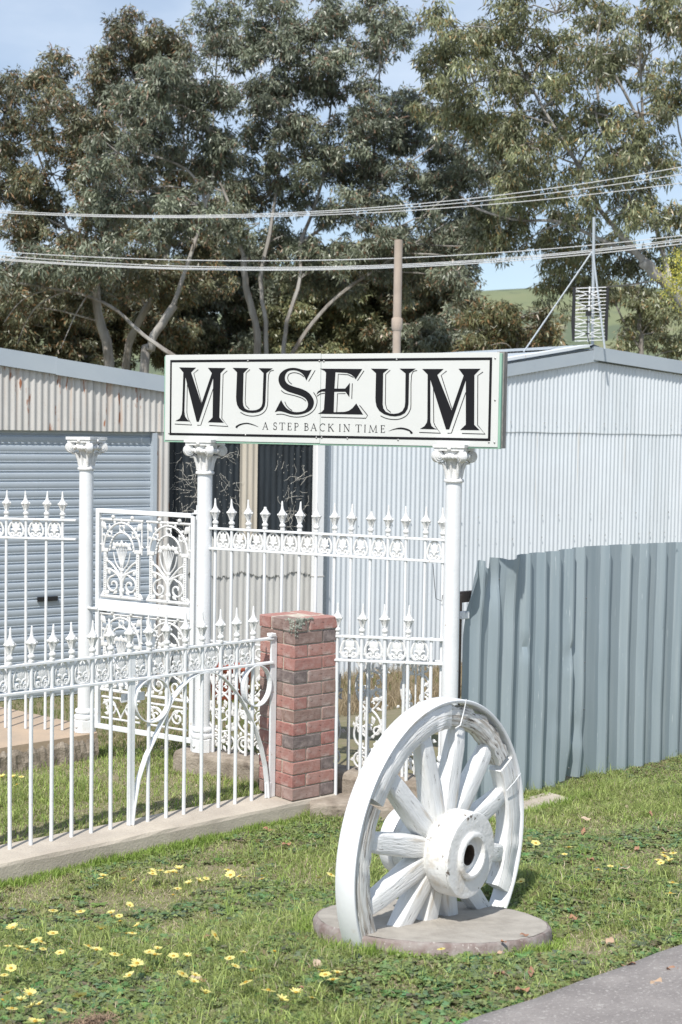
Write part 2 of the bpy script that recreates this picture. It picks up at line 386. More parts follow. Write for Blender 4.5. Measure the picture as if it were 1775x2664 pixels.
# ================================================================== THE SETTING
def vnoise(x, y, f, seed=0):
    """cheap smooth value noise 0..1"""
    x = np.asarray(x, float) * f + seed * 17.3; y = np.asarray(y, float) * f + seed * 9.1
    xi = np.floor(x); yi = np.floor(y); fx = x - xi; fy = y - yi
    fx = fx * fx * (3 - 2 * fx); fy = fy * fy * (3 - 2 * fy)
    def h(a, b):
        v = np.sin(a * 127.1 + b * 311.7 + seed * 74.7) * 43758.5453; return v - np.floor(v)
    return (h(xi, yi) * (1 - fx) + h(xi + 1, yi) * fx) * (1 - fy) + (h(xi, yi + 1) * (1 - fx) + h(xi + 1, yi + 1) * fx) * fy
def ground_full(x, y):
    return ground_z(x, y) + (vnoise(x, y, 2.2, 3) - .5) * .03 + (vnoise(x, y, 6.5, 4) - .5) * .012
def axis(parts):
    out = []
    for a, b, n in parts: out += list(np.linspace(a, b, n, endpoint=False))
    return np.array(out + [parts[-1][1]])
gx = axis([(-900, -60, 14), (-60, -8, 20), (-8, 8, 160), (8, 60, 20), (60, 900, 14)])
gy = axis([(-60, -4, 10), (-4, 2, 12), (2, 12, 110), (12, 24, 40), (24, 80, 20), (80, 1200, 18)])
GX, GY = np.meshgrid(gx, gy); GZ = ground_full(GX, GY)
GV = np.stack([GX.ravel(), GY.ravel(), GZ.ravel()], 1); w = len(gx)
ii = (np.arange(len(gy) - 1)[:, None] * w + np.arange(w - 1)[None, :]).ravel()
GT = np.concatenate([np.stack([ii, ii + 1, ii + w + 1], 1), np.stack([ii, ii + w + 1, ii + w], 1)])
tag(link('ground', tri_mesh('ground', GV, GT, M['soil'], smooth=True)), kind='structure')

# far pasture hill seen between the trees
hx = np.linspace(-260, 420, 70); hy = np.linspace(150, 560, 40); HX, HY = np.meshgrid(hx, hy)
ridge = 47 * np.exp(-((HY - 430) / 120) ** 2) * (0.75 + .25 * np.sin(HX * .011 + .6)) + 17 * np.exp(-((HY - 260) / 45) ** 2) * (.5 + .5 * np.sin(HX * .02 - 1.0))
HZ = -1.2 + ridge + (vnoise(HX, HY, .02, 6) - .5) * 5 * smooth(150, 230, HY)
HV = np.stack([HX.ravel(), HY.ravel(), HZ.ravel()], 1); w = len(hx)
ii = (np.arange(len(hy) - 1)[:, None] * w + np.arange(w - 1)[None, :]).ravel()
tag(link('hill', tri_mesh('hill', HV, np.concatenate([np.stack([ii, ii + 1, ii + w + 1], 1), np.stack([ii, ii + w + 1, ii + w], 1)]), M['hill'], smooth=True)), kind='structure')

# road surface along the top of the bank
ss = np.linspace(-14, 14, 113); tt = np.concatenate([[0, .04, .12], np.linspace(.5, 8, 10)])
SS, TT = np.meshgrid(ss, tt)
edge = 3.70 + .012 * SS + .05 * (vnoise(SS, SS * 0, 2.6, 8) - .5) + .03 * (vnoise(SS, SS * 0, 9, 9) - .5)
T2 = edge + TT; RX = P0[0] + SS * UX + T2 * NX; RY = P0[1] + SS * UY + T2 * NY
RZ = ground_z(RX, RY) + .022 - np.where(TT < .03, .05, 0)
RV = np.stack([RX.ravel(), RY.ravel(), RZ.ravel()], 1); w = len(ss)
ii = (np.arange(len(tt) - 1)[:, None] * w + np.arange(w - 1)[None, :]).ravel()
tag(link('road', tri_mesh('road', RV, np.concatenate([np.stack([ii, ii + w + 1, ii + 1], 1), np.stack([ii, ii + w, ii + w + 1], 1)]), M['road'], smooth=True)), kind='structure')

def kerb_run(name, pts, hw0, hw1, z0, z1, mat, r=.018, jit=.004, step=.12):
    """concrete kerb along a polyline, with a worn rounded top; hw0 back, hw1 front half width"""
    mb = MB(); P = []
    for (a, b) in zip(pts[:-1], pts[1:]):
        n = max(2, int(hypot(b[0] - a[0], b[1] - a[1]) / step))
        P += [(a[0] + (b[0] - a[0]) * i / n, a[1] + (b[1] - a[1]) * i / n) for i in range(n)]
    P.append(pts[-1]); n = len(P); prof = [(-hw0, z0), (-hw0, z1 - r), (-hw0 + r, z1), (hw1 - r * 1.5, z1), (hw1 - r * .4, z1 - r * .5), (hw1, z1 - r * 1.6), (hw1 + .01, z0)]
    vs, fs = [], []
    for i, p in enumerate(P):
        a = P[max(i - 1, 0)]; b = P[min(i + 1, n - 1)]; dx, dy = b[0] - a[0], b[1] - a[1]; l = hypot(dx, dy); nx, ny = dy / l, -dx / l
        for (o, z) in prof:
            vs.append((p[0] + nx * (o + random.uniform(-jit, jit)), p[1] + ny * (o + random.uniform(-jit, jit)), z + random.uniform(-jit, jit) * .6))
    k = len(prof)
    for i in range(n - 1):
        for j in range(k - 1): fs.append((i * k + j, i * k + j + 1, (i + 1) * k + j + 1, (i + 1) * k + j))
    fs.append(tuple(range(k))); fs.append(tuple((n - 1) * k + j for j in range(k))[::-1])
    mb.add(vs, [f[::-1] for f in fs])
    return tag(mb.build(name, mat), kind='structure')
kerb_run('kerb', [xy(-5.5, .035), xy(.37, .035)], .155, .155, -.3, .12, M['kerb'])
kerb_run('kerb', [(PC[0] + .12, PC[1] + .15), (.80, 9.03)], .16, .15, -.3, .105, M['kerb_old'])
ta, tb = Vector((*TALL_A, 0)), Vector((*TALL_B, 0)); td = (tb - ta).normalized()
kerb_run('kerb', [tuple((ta - td * .16)[:2]), tuple((tb + td * .06)[:2])], .13, .12, -.3, .225, M['kerb_old'], r=.02, jit=.006)
# tan concrete path behind the low fence, its broken edge facing the lawn
mb = MB(); edge = []
for i in range(14):
    k = i / 13; edge.append((-1.77 + (-3.5 + 1.77) * k + random.uniform(-.012, .012), 10.39 + (8.70 - 10.39) * k + random.uniform(-.012, .012)))
poly = edge[::-1] + [(-1.86, 10.62), (-2.71, 11.3), (-4.4, 12.6), (-4.6, 9.4)]
mb.slab(poly[::-1] if False else poly, -.2, .223)
tag(mb.build('path', M['slab']), kind='structure')
mb = MB(); vs, fs = [], []; NR = 5; NC = 90                     # rough broken face of that path
for i in range(NC + 1):
    k = i / NC * 12.999; j = int(k); f_ = k - j; a, b = edge[j], edge[j + 1]
    for r in range(NR + 1):
        o = (.002 + random.uniform(0, .022)) if r < NR else -.012
        vs.append((a[0] + (b[0] - a[0]) * f_ + .73 * o, a[1] + (b[1] - a[1]) * f_ - .69 * o, -.1 + .321 * r / NR + (random.uniform(-.012, .008) if r < NR else 0)))
for i in range(NC):
    for r in range(NR): q = i * (NR + 1) + r; fs.append((q, q + 1, q + NR + 2, q + NR + 1))
mb.add(vs, fs)
tag(mb.build('path_edge', M['kerb_old']), kind='structure')
# old concrete strip set flush in the lawn behind the wheel
s0, t0 = st(*[float(v) for v in on_z(735, 2243, 0.0)[:2]])
mb = MB(); q = [xy(.25, .86), xy(1.75, .80), xy(1.75, 1.10), xy(.25, 1.12)]
mb.slab(q[::-1], -.1, .035)
tag(mb.build('concrete_strip', M['kerb']), kind='structure')

# ================================================================== SHEDS
def corr_sheet(name, parent, mat, s0, s1, zb, zt, y=0.0, amp=.0068, pitch=.0762, seg=8, rows=1, jit=0.0, phase=0.0, smooth_=True):
    """one corrugated sheet in the wall's own frame: zb, zt are numbers or functions of s"""
    fb = zb if callable(zb) else (lambda s: zb); ft = zt if callable(zt) else (lambda s: zt)
    n = max(2, int(round((s1 - s0) / pitch * seg))); vs, fs = [], []
    for r in range(rows + 1):
        for i in range(n + 1):
            s = s0 + (s1 - s0) * i / n; k = r / rows
            vs.append((s, y - amp * cos(2 * pi * (s - s0) / pitch + phase) + random.uniform(-jit, jit), fb(s) + (ft(s) - fb(s)) * k))
    for r in range(rows):
        for i in range(n): a = r * (n + 1) + i; fs.append((a, a + 1, a + n + 2, a + n + 1))
    mb = MB().add(vs, fs); return mb.build(name, mat, parent, smooth=smooth_)

# ---- white gabled shed
WA = radians(35); WO = (-0.19, 17.4, -0.6)
w_shed = thing('corrugated_shed', 'white corrugated iron gable shed with television antenna on its ridge', 'shed', WO, WA)
def wpx(x, y, off=0.0): return px_plane(x, y, WO, WA, off)
rs, rz_ = wpx(1539, 905); _, rzb = wpx(1539, 940)
ls, lzb = wpx(1322, 977); rs2, rzb2 = wpx(1775, 976)
mL = (rzb - lzb) / (rs - ls); mR = (rzb - rzb2) / (rs2 - rs); FH = rz_ - rzb
jz = .5 * (wpx(1322, 1121)[1] + wpx(1700, 1128)[1])
def w_top(s): return rzb - (mL * (rs - s) if s < rs else mR * (s - rs))
W_END = rs * 2
k = 0; s = .0
sh = .762
while s < W_END:
    e = min(s + sh, W_END); old = (rs - .3 < s + .4 < rs + 1.0) and k % 2 == 0
    corr_sheet('wall_sheet', w_shed, M['shed_white_old'] if old else M['shed_white'], s, e + .03, lambda q: jz - .012 + .004 * sin(q * 5 + k), w_top, y=-.006 - .003 * (k % 2))
    corr_sheet('wall_sheet', w_shed, M['shed_white_old'] if k in (7,) else M['shed_white'], s, e + .03, -.2, jz + .05, y=.004 - .003 * (k % 2))
    s += sh; k += 1
def slope_board(name, parent, mat, s0, z0, s1, z1, h, y0, y1):
    return MB().add([(s0, y0, z0), (s1, y0, z1), (s1, y1, z1), (s0, y1, z0), (s0, y0, z0 + h), (s1, y0, z1 + h), (s1, y1, z1 + h), (s0, y1, z0 + h)],
                    [(3, 2, 1, 0), (4, 5, 6, 7), (0, 1, 5, 4), (1, 2, 6, 5), (2, 3, 7, 6), (3, 0, 4, 7)]).build(name, mat, parent)
slope_board('fascia', w_shed, M['zinc'], -.05, w_top(-.05), rs + .09, w_top(rs) + .005, FH - .02, -.055, -.045)
slope_board('fascia', w_shed, M['zinc'], rs - .01, w_top(rs) + .02, W_END + .05, w_top(W_END), FH, -.068, -.057)
slope_board('barge_cap', w_shed, M['shed_white'], -.1, w_top(-.1) + FH + .01, rs - .1, w_top(rs) + FH + .005, .035, -.07, .16)
# roof planes run back from the gable
def roof(parent, mat, s0, z0, s1, z1, y0, y1, n):
    vs, fs = [], []
    for i in range(n + 1):
        k = i / n; a = .009 * (1 if i % 2 else -1)
        vs += [(s0, y0 + (y1 - y0) * k, z0 + a), (s1, y0 + (y1 - y0) * k, z1 + a)]
    for i in range(n): fs.append((2 * i, 2 * i + 1, 2 * i + 3, 2 * i + 2))
    return MB().add(vs, fs).build('roof_sheet', mat, parent)
roof(w_shed, M['zinc'], -.12, w_top(-.12) + FH - .02, rs, rzb + FH - .01, -.03, 8, 210)
roof(w_shed, M['zinc'], rs, rzb + FH - .01, W_END + .12, w_top(W_END) + FH - .02, -.03, 8, 210)
MB().add([(rs - .14, -.035, rzb + FH + .0), (rs, -.04, rzb + FH + .05), (rs + .14, -.035, rzb + FH + .02), (rs - .14, 8, rzb + FH + .0), (rs, 8, rzb + FH + .05), (rs + .14, 8, rzb + FH + .02)],
         [(0, 1, 4, 3), (1, 2, 5, 4)]).build('ridge_cap', M['zinc'], w_shed)
MB().box(-.085, .012, -.03, .06, -.2, w_top(0) - .02).build('corner_flashing', M['galv_spangle'], w_shed)
MB().box(-.04, 0.0, .06, 8, -.2, w_top(0)).build('side_wall', M['shed_white'], w_shed)
dp = MB().cbox(-.225, -.10, -.13, -.03, -.2, w_top(0) + .1, .012); dp.build('downpipe', M['pipe_white'], w_shed)
MB().box(-.23, -.095, -.134, -.025, 1.30, 1.312).build('pipe_joint', M['galv'], w_shed)
for zrow, stp in ((jz + .12, .23), (jz - 1.15, .30), (jz - 1.45, .3)):
    mb = MB(); s = .1
    while s < W_END:
        q = round((s) / .0762) * .0762; mb.box(q - .004, q + .004, -.030, -.022, zrow + random.uniform(-.02, .02), zrow + .014); s += stp * random.uniform(.8, 1.2)
    tag(mb.build('roofing_screws', M['screw'], w_shed), kind='stuff')

# ---- left shed with the roller door
LA = radians(33); LO = (-3.53, 15.8, -0.62)
l_shed = thing('garage_shed', 'rust stained galvanised iron garage shed with blue grey roller door', 'shed', LO, LA)
def lpx(x, y, off=0.0): return px_plane(x, y, LO, LA, off)
band_z = .5 * (lpx(0, 1119)[1] + lpx(428, 1124)[1])
fa0 = lpx(0, 951); fa1 = lpx(428, 1019); ft0 = lpx(0, 905.6); ft1 = lpx(428, 979)
fm = (fa1[1] - fa0[1]) / (fa1[0] - fa0[0]); fh = ft0[1] - fa0[1]
def l_top(s): return fa0[1] + fm * (s - fa0[0])
corner_s = lpx(442, 1200)[0]; door_r = lpx(398, 1300)[0]; door_l = door_r - 3.0
cuts = [door_l - 1.2, door_l - .4, lpx(122, 1000)[0] - .762, lpx(122, 1000)[0], lpx(242, 1000)[0], lpx(355, 1000)[0], corner_s + .02]
for i in range(len(cuts) - 1):
    corr_sheet('wall_sheet', l_shed, M['galv'], cuts[i], cuts[i + 1] + .02, band_z + .004 * (i % 2), l_top, y=-.01 - .004 * (i % 2), amp=.0095)
corr_sheet('wall_sheet', l_shed, M['galv'], door_r + .035, corner_s, -.2, band_z + .02, y=.004, amp=.0085)
corr_sheet('wall_sheet', l_shed, M['galv'], door_l - 1.2, door_l - .03, -.2, band_z + .02, y=.004)
js = lpx(140, 940)[0]
slope_board('fascia', l_shed, M['zinc'], door_l - 1.3, l_top(door_l - 1.3), js + .02, l_top(js + .02), fh, -.06, -.05)
slope_board('fascia', l_shed, M['zinc'], js, l_top(js) - .008, corner_s + .06, l_top(corner_s + .06) - .008, fh - .004, -.072, -.062)
roof(l_shed, M['zinc'], door_l - 1.3, l_top(door_l - 1.3) + fh - .03, corner_s + .1, l_top(corner_s + .1) + fh - .03, -.03, 7, 180)
MB().box(corner_s - .05, corner_s - .01, .03, 7, -.2, l_top(corner_s)).build('side_wall', M['galv'], l_shed)
rd = MB().box(door_r - .01, door_r + .04, -.02, .075, -.1, band_z - .01).box(door_l - .04, door_l + .01, -.02, .075, -.1, band_z - .01).box(door_l - .04, door_r + .04, .07, .2, band_z - .06, band_z + .3)
rd_o = rd.build('roller_door', M['door'], l_shed)
SP = .1026; prof = [(0, 0), (.004, .006), (.0, .018), (-.004, .03), (-.006, .06), (-.004, .074), (.012, .080), (.016, .088), (.012, .096), (0, .1026)]
vs, fs = [], []
for (yy, zz) in prof: vs += [(door_l, yy, zz), (door_r, yy, zz)]
for i in range(len(prof) - 1): fs.append((2 * i, 2 * i + 1, 2 * i + 3, 2 * i + 2))
slat_me = MB().add(vs, fs).mesh('slat', M['door'], True)
for i in range(30):
    z = .03 + i * SP
    if z > band_z + .02: break
    link('slat', slat_me, rd_o, (0, .055 + random.uniform(-.002, .002), z))
lk = lpx(127, 1559)
hb = MB().box(lk[0] - .12, lk[0] + .12, .028, .046, lk[1] - .025, lk[1] + .025).build('lock_plate', M['black'], rd_o)
lk2 = lpx(275, 1592)
MB().cbox(lk2[0] - .03, lk2[0] + .03, .03, .05, lk2[1] - .015, lk2[1] + .015, .005).build('lift_handle', M['black'], rd_o)

# ---- dark wall between the two sheds
KO = (-2.03, 16.98, -0.62); KA = radians(16.5)
link_w = thing('lean_to_wall', 'dark corrugated lean-to wall with cobwebs and pale lower sheets between two sheds', 'wall', KO, KA)
def kpx(x, y, off=0.0): return px_plane(x, y, KO, KA, off)
k0 = kpx(425, 1300)[0]; k1 = kpx(845, 1300)[0]; zd = kpx(640, 1399)[1]; ztorn = kpx(640, 1500)[1]; ktop = kpx(640, 1075)[1]
b0, b1 = kpx(622, 1250)[0], kpx(668, 1250)[0]
s = k0; i = 0
while s < k1:
    e = min(s + .762, k1)
    corr_sheet('wall_sheet', link_w, M['dark_sheet'], s, e + .02, zd - .02, ktop, y=.01 - .003 * (i % 2))
    corr_sheet('wall_sheet', link_w, M['pale_sheet'], s, e + .02, lambda q: ztorn - .02 + .05 * max(0, sin(q * 9)) + random.uniform(0, .04), zd + .01, y=.0)
    corr_sheet('wall_sheet', link_w, M['pale_sheet'], s, e + .02, -.25, ztorn + .10, y=.02, phase=1.0)
    s += .762; i += 1
corr_sheet('wall_sheet', link_w, M['beige_sheet'], b0, b1, zd - .02, ktop, y=-.03, amp=.012)
MB().box(k0 - .1, k1 + .1, -.22, .5, ktop + .001, ktop + .05).build('roof_edge', M['zinc'], link_w)
mb = MB()                                                       # cobwebs strung over the dark sheets
def web(n, x0, x1, y0, y1):
    for _ in range(n):
        x, y = random.uniform(x0, x1), random.uniform(y0, y1); a = kpx(x, y); pts = [(a[0], -.035, a[1])]
        an = random.choice([0, .3, -.4, 1.3, 1.57, 1.8])
        for j in range(random.randint(2, 5)):
            an += random.uniform(-.6, .6); l = random.uniform(.02, .07); p = pts[-1]
            pts.append((p[0] + cos(an) * l, -.035 + random.uniform(-.01, .008), p[2] - sin(an) * l))
        mb.tube(pts, [random.uniform(.0008, .0026) for _ in pts], 4)
web(70, 446, 520, 1170, 1390); web(16, 560, 615, 1160, 1300); web(45, 720, 790, 1190, 1395)
for _ in range(160):
    x, y = random.choice([(446, 520), (560, 615), (720, 790)]), random.uniform(1170, 1395); a = kpx(random.uniform(*x), y); mb.ball((a[0], -.033, a[1]), random.uniform(.0015, .004), 4, 3, (1, 1, random.uniform(1, 3)))
tag(mb.build('cobwebs', M['web'], link_w), kind='stuff')

# ---- antenna on the shed ridge
an = on_ridge = None
ax, _ = wpx(1541, 880); apos = Matrix.Rotation(WA, 4, 'Z') @ Vector((rs, .25, 0)) + Vector(WO); AD = apos.y
ant = thing('television_antenna', 'bow-tie phased array television antenna on guyed mast above white shed ridge', 'antenna', (apos.x, apos.y, WO[2] + rzb + FH + .02))
def apx(x, y, dy=0.0):
    p = at_depth(x, y, AD + dy); return Vector((p.x - apos.x, dy, p.z - (WO[2] + rzb + FH + .02)))
MB().tube([apx(1542, 906) - Vector((0, 0, .1)), apx(1546, 565)], .021, 8).build('mast', M['mast'], ant)
MB().tube([apx(1541, 655), apx(1363, 915)], .012, 6).build('mast_stay', M['mast'], ant)
MB().tube([apx(1543, 655, -.03), apx(1574, 908, -.35)], .014, 6).build('mast_stay', M['mast'], ant)
for i in range(16):
    y = 749 + i * 9.15; MB().tube([apx(1498 - i * .18, y - 1 + 2, -.14), apx(1578 - i * .22, y - 2, -.14)], .006, 5).build('reflector_rod', M['alu'], ant)
for x0, x1 in ((1494.5, 1491.5), (1581, 1577)):
    pl = [apx(x0 - 3, 748, -.12), apx(x0 + 3, 748, -.12), apx(x1 + 3, 886, -.12), apx(x1 - 2, 887, -.12), apx(x1 - 4.5, 840, -.12), apx(x0 - 5, 790, -.12)]
    MB().prism([(p.x, p.z) for p in pl], -.16, -.10).build('end_plate', M['black'], ant)
MB().tube([apx(1535, 745, -.17), apx(1531, 890, -.17)], .012, 6).build('boom', M['alu'], ant)
for yc in (765, 797, 837, 868):
    for sx in (-1, 1):
        for sz in (-1, 1):
            xc = 1532 - (yc - 765) * .03
            MB().tube([apx(xc + sx * 6, yc + sz * .8, -.24), apx(xc + sx * 33, yc + sz * 11, -.25)], .006, 5).build('dipole_arm', M['alu'], ant)
    MB().tube([apx(1526 - (yc - 765) * .03, yc, -.23), apx(1538 - (yc - 765) * .03, yc, -.23)], .01, 5).build('insulator', M['black'], ant)
a, b = apx(1525, 809, -.25), apx(1538, 822, -.25); MB().box(a.x, b.x, -.29, -.22, b.z, a.z).build('balun_box', M['black'], ant)
MB().tube([apx(1529, 823, -.26), apx(1528, 868, -.26), apx(1533, 890, -.2), apx(1538, 904, -.05)], .006, 5).build('cable', M['black'], ant)

# ---- tan vent pipe
vp = at_depth(1032, 918, 22.0); vz = -0.62
vent = thing('vent_pipe', 'tall tan vent pipe with a collar rising behind the museum sign', 'pipe', (vp.x, vp.y, vz), 0)
vtop = at_depth(1033, 624, 22.0).z - vz; vc = at_depth(1031, 838, 22.0).z - vz
MB().lathe([(.062, 0), (.062, vc - .12), (.058, vc - .06)], 14).build('lower_pipe', M['clay_pipe'], vent, True)
MB().lathe([(.068, vc - .13), (.085, vc - .09), (.085, vc + .05), (.068, vc + .07)], 14).build('collar', M['clay_pipe'], vent, True)
MB().lathe([(.064, vc), (.064, vtop), (.05, vtop + .001), (.05, vtop - .1)], 14, cap=False).build('upper_pipe', M['clay_pipe'], vent, True)

# ---- overhead wires in front of the trees
def wire(pts, D, label, r=.011):
    r *= .75
    (x0, y0), (x1, y1), (x2, y2) = [(a * K, b * K) for a, b in pts]
    c = np.polyfit([x0, x1, x2], [y0, y1, y2], 2); P = []
    for i in range(81):
        x = -700 + (1775 + 1400) * i / 80; P.append(at_depth(x, float(np.polyval(c, x)), D))
    tag(MB().tube(P, r, 5, cap=False).build('power_line', M['wire'], smooth=True), label, 'cable', 'overhead power lines')
wire([(0, 484), (500, 494), (1568, 383)], 25.0, 'topmost wire of the upper trio of overhead cables', .010)
wire([(0, 488), (500, 497), (1568, 400)], 25.3, 'middle wire of the upper trio of overhead cables', .010)
wire([(0, 489), (500, 499.5), (1568, 420)], 25.6, 'lowest wire of the upper trio of overhead cables', .010)
wire([(0, 578), (560, 599), (1568, 541)], 25.0, 'topmost wire of the lower bundle of overhead cables', .010)
wire([(0, 587), (560, 614), (1568, 549)], 25.2, 'second wire down in the lower bundle of overhead cables', .010)
wire([(0, 594), (560, 618), (1568, 553)], 25.4, 'third wire down in the lower bundle of overhead cables', .012)
wire([(0, 597), (560, 620.5), (1568, 560)], 25.6, 'lowest wire of the lower bundle of overhead cables', .012)

# ================================================================== IRONWORK
def circ(cx, cz, r, a0=0, a1=2 * pi, n=16, y=0.0, sx=1.0): return [(cx + sx * r * cos(a0 + (a1 - a0) * i / n), y, cz + r * sin(a0 + (a1 - a0) * i / n)) for i in range(n + 1)]
def spiral(cx, cz, r0, r1, a0, turns, n=18, y=0.0, sx=1.0):
    out = []
    for i in range(n + 1):
        k = i / n; r = r0 + (r1 - r0) * k; a = a0 + turns * 2 * pi * k
        out.append((cx + sx * r * cos(a), y, cz + r * sin(a)))
    return out
def bez(p0, p1, p2, n=8, y=0.0):
    return [((1 - k) ** 2 * p0[0] + 2 * k * (1 - k) * p1[0] + k * k * p2[0], y, (1 - k) ** 2 * p0[1] + 2 * k * (1 - k) * p1[1] + k * k * p2[1]) for k in [i / n for i in range(n + 1)]]
def leaf(mb, x, z, ang, l, w, y=0.0, t=.006):
    """thick cast leaf with a raised middle"""
    c, s = cos(ang), sin(ang)
    out = [(0, 0), (.3, .5), (.55, .42), (.7, .3), (1, 0), (.7, -.3), (.55, -.42), (.3, -.5)]
    P = [(x + (a * l) * c - (b * w) * s, z + (a * l) * s + (b * w) * c) for a, b in out]; n = len(P)
    vs = [(p[0], y, p[1]) for p in P] + [(x + .45 * l * c, y - t, z + .45 * l * s), (x + .45 * l * c, y + t, z + .45 * l * s)]
    fs = [(i, (i + 1) % n, n) for i in range(n)] + [((i + 1) % n, i, n + 1) for i in range(n)]
    mb.add(vs, fs)

# shared pieces -----------------------------------------------------
def finial_mesh(broken=False):
    mb = MB()
    prof = [(.017, 0), (.0175, .012), (.013, .016), (.015, .022), (.0215, .030), (.022, .038), (.016, .046), (.0125, .052), (.0140, .070), (.020, .090), (.027, .108), (.029, .118), (.023, .131), (.0135, .145)]
    prof += [(.0105, .152), (.0098, .165)] if broken else [(.0095, .160), (.0072, .182), (.0058, .205), (.003, .213)]
    mb.lathe(prof, 10)
    for k in range(6):
        a = 2 * pi * k / 6 + .3
        mb.ball((.027 * cos(a), .027 * sin(a), .113), .010, 6, 4)
        mb.tube([(.0135 * cos(a), .0135 * sin(a), .06), (.017 * cos(a), .017 * sin(a), .082), (.025 * cos(a), .025 * sin(a), .1), (.029 * cos(a), .029 * sin(a), .106)], [.003, .004, .004, .003], 4)
        a += pi / 6; mb.ball((.021 * cos(a), .021 * sin(a), .125), .006, 5, 4)
    return mb.mesh('finial', M['cast'], True)
FIN, FIN_B = finial_mesh(), finial_mesh(True)
def palmette_mesh(w, h):
    """pointed oval with a palmette and two scrolls, hung between the rails"""
    mb = MB(); a = w / 2 - .006
    L_ = [(0, 0, h)] + bez((0, h), (-a * .75, h * .93), (-a, h * .42), 8) + bez((-a, h * .42), (-a * 1.02, h * .08), (-a * .45, h * .045), 6)[1:]
    L_ += spiral(-a * .42, h * .17, h * .125, h * .035, -pi / 2, -.9, 9)
    for sx in (1, -1):
        mb.tube([(p[0] * sx, p[1], p[2]) for p in L_], [.0078] * (len(L_) - 3) + [.007, .008, .009], 6, flat=.8)
        mb.tube([(sx * p[0], p[1], p[2]) for p in bez((0, h * .22), (a * .12, h * .5), (a * .62, h * .42), 5)], [.006, .008, .009, .0095, .009, .006], 6)
        leaf(mb, 0, h * .42, pi / 2 - sx * .40, h * .46, .030, -.003)
        mb.tube([(sx * p[0], p[1], p[2]) for p in bez((0, h * .2), (a * .1, h * .05), (a * .45, h * .06), 4)], .0045, 5)
    leaf(mb, 0, h * .34, pi / 2, h * .60, .036, -.003, .008)
    mb.ball((0, 0, h * .28), .010, 6, 4); mb.tube([(0, 0, h * .06), (0, 0, h * .5)], [.006, .004], 5)
    return mb.mesh('palmette', M['cast'], True)
PAL_H = .128; PAL = palmette_mesh(.108, PAL_H)

def picket_fence(fence, xs, z_low, z_up, z_fin, x0, x1, bar_r=.0115, missing=(), broken=(), bare=(), rail_w=.018):
    rl = .0075
    for z in (z_low, z_up):
        MB().cbox(x0, x1, -rail_w, rail_w, z - rl, z + rl, .002).build('rail', M['iron'], fence)
    pk = MB().lathe([(bar_r, 0), (bar_r, z_up + rl + .004)], 12).mesh('picket', M['iron'], True)
    for i, x in enumerate(xs):
        b = link('picket', pk, fence, (x, random.uniform(-.001, .001), 0)); b.rotation_euler = (random.uniform(-.004, .004), random.uniform(-.004, .004), random.uniform(0, 6))
        if i not in bare:
            f_ = link('finial', FIN_B if i in broken else FIN, b, (0, 0, z_up + rl + .002), (random.uniform(-.03, .03), random.uniform(-.05, .05), 0))
            f_.scale = [(z_fin - z_up - .01) / .213] * 3 if False else (1, 1, (z_fin - z_up - .01) / .213)
        if i + 1 < len(xs) and i not in missing:
            link('palmette', PAL, fence, ((x + xs[i + 1]) / 2, 0, z_low + rl + (z_up - z_low - 2 * rl - PAL_H) * .5), None, ((xs[i + 1] - x) / .1305, 1, (z_up - z_low - 2 * rl) / PAL_H))

# ---- low street fence ending at the pier
lf = thing('iron_fence', 'low white iron picket fence with bent arch brace running into the brick pier', 'fence', (P0[0], P0[1], .12), U_ANG)
xs = [-.190 - .1305 * i for i in range(26)][::-1]; n_ = len(xs)
picket_fence(lf, xs, .872, 1.028, 1.245, -3.6, -.035)
MB().cbox(-.050, -.004, -.008, .008, 0, 1.04, .002).build('end_post', M['iron'], lf)
MB().cbox(-.066, -.022, -.022, .022, 1.04, 1.062, .003).build('post_cap', M['iron'], lf)
MB().cbox(-1.118, -1.072, -.008, .008, 0, 1.04, .002).build('flat_post', M['iron'], lf)
arch = [(-1.085, .0), (-1.075, .10), (-1.042, .27), (-.99, .40), (-.925, .51), (-.865, .62), (-.81, .715), (-.75, .785), (-.68, .835), (-.62, .858), (-.565, .864), (-.50, .855), (-.43, .82), (-.36, .755), (-.29, .67), (-.23, .575), (-.17, .465), (-.12, .34), (-.085, .21), (-.068, .10), (-.062, .0)]
MB().band(arch, -.022, .022, .006).build('arch_band', M['iron'], lf, False)
for cx_, cz_, rx_, rzz in ((-.952, .735, .122, .133), (-.163, .737, .108, .130)):
    MB().band([(cx_ + rx_ * cos(a), cz_ + rzz * sin(a)) for a in [2 * pi * i / 40 for i in range(41)]], -.022, .022, .006).build('ring_band', M['iron'], lf)
MB().cbox(-1.15, -.985, .024, .03, .735, .785, .002).build('strap', M['iron'], lf)
MB().cbox(-.088, -.038, -.012, -.002, -.0, .10, .003).build('foot_bracket', M['iron'], lf)

# ---- low return fence from pier to the third column
ra = Vector((PC[0] + .21, PC[1] + .25, .105)); rb = Vector((TALL_B[0] - .045, TALL_B[1], .105)); ran = atan2(rb.y - ra.y, rb.x - ra.x); rl_ = (rb - ra).length
rf = thing('iron_fence', 'short white iron fence section between brick pier and right sign column', 'fence', ra, ran)
xr = [px_plane(x, 1700, ra, ran)[0] for x in (879 - 61, 879, 942, 1002, 1063, 1122)]
picket_fence(rf, [x for x in xr if x > .0], .89, 1.045, 1.262, -.02, rl_, bare=(len([x for x in xr if x > 0]) - 1,))

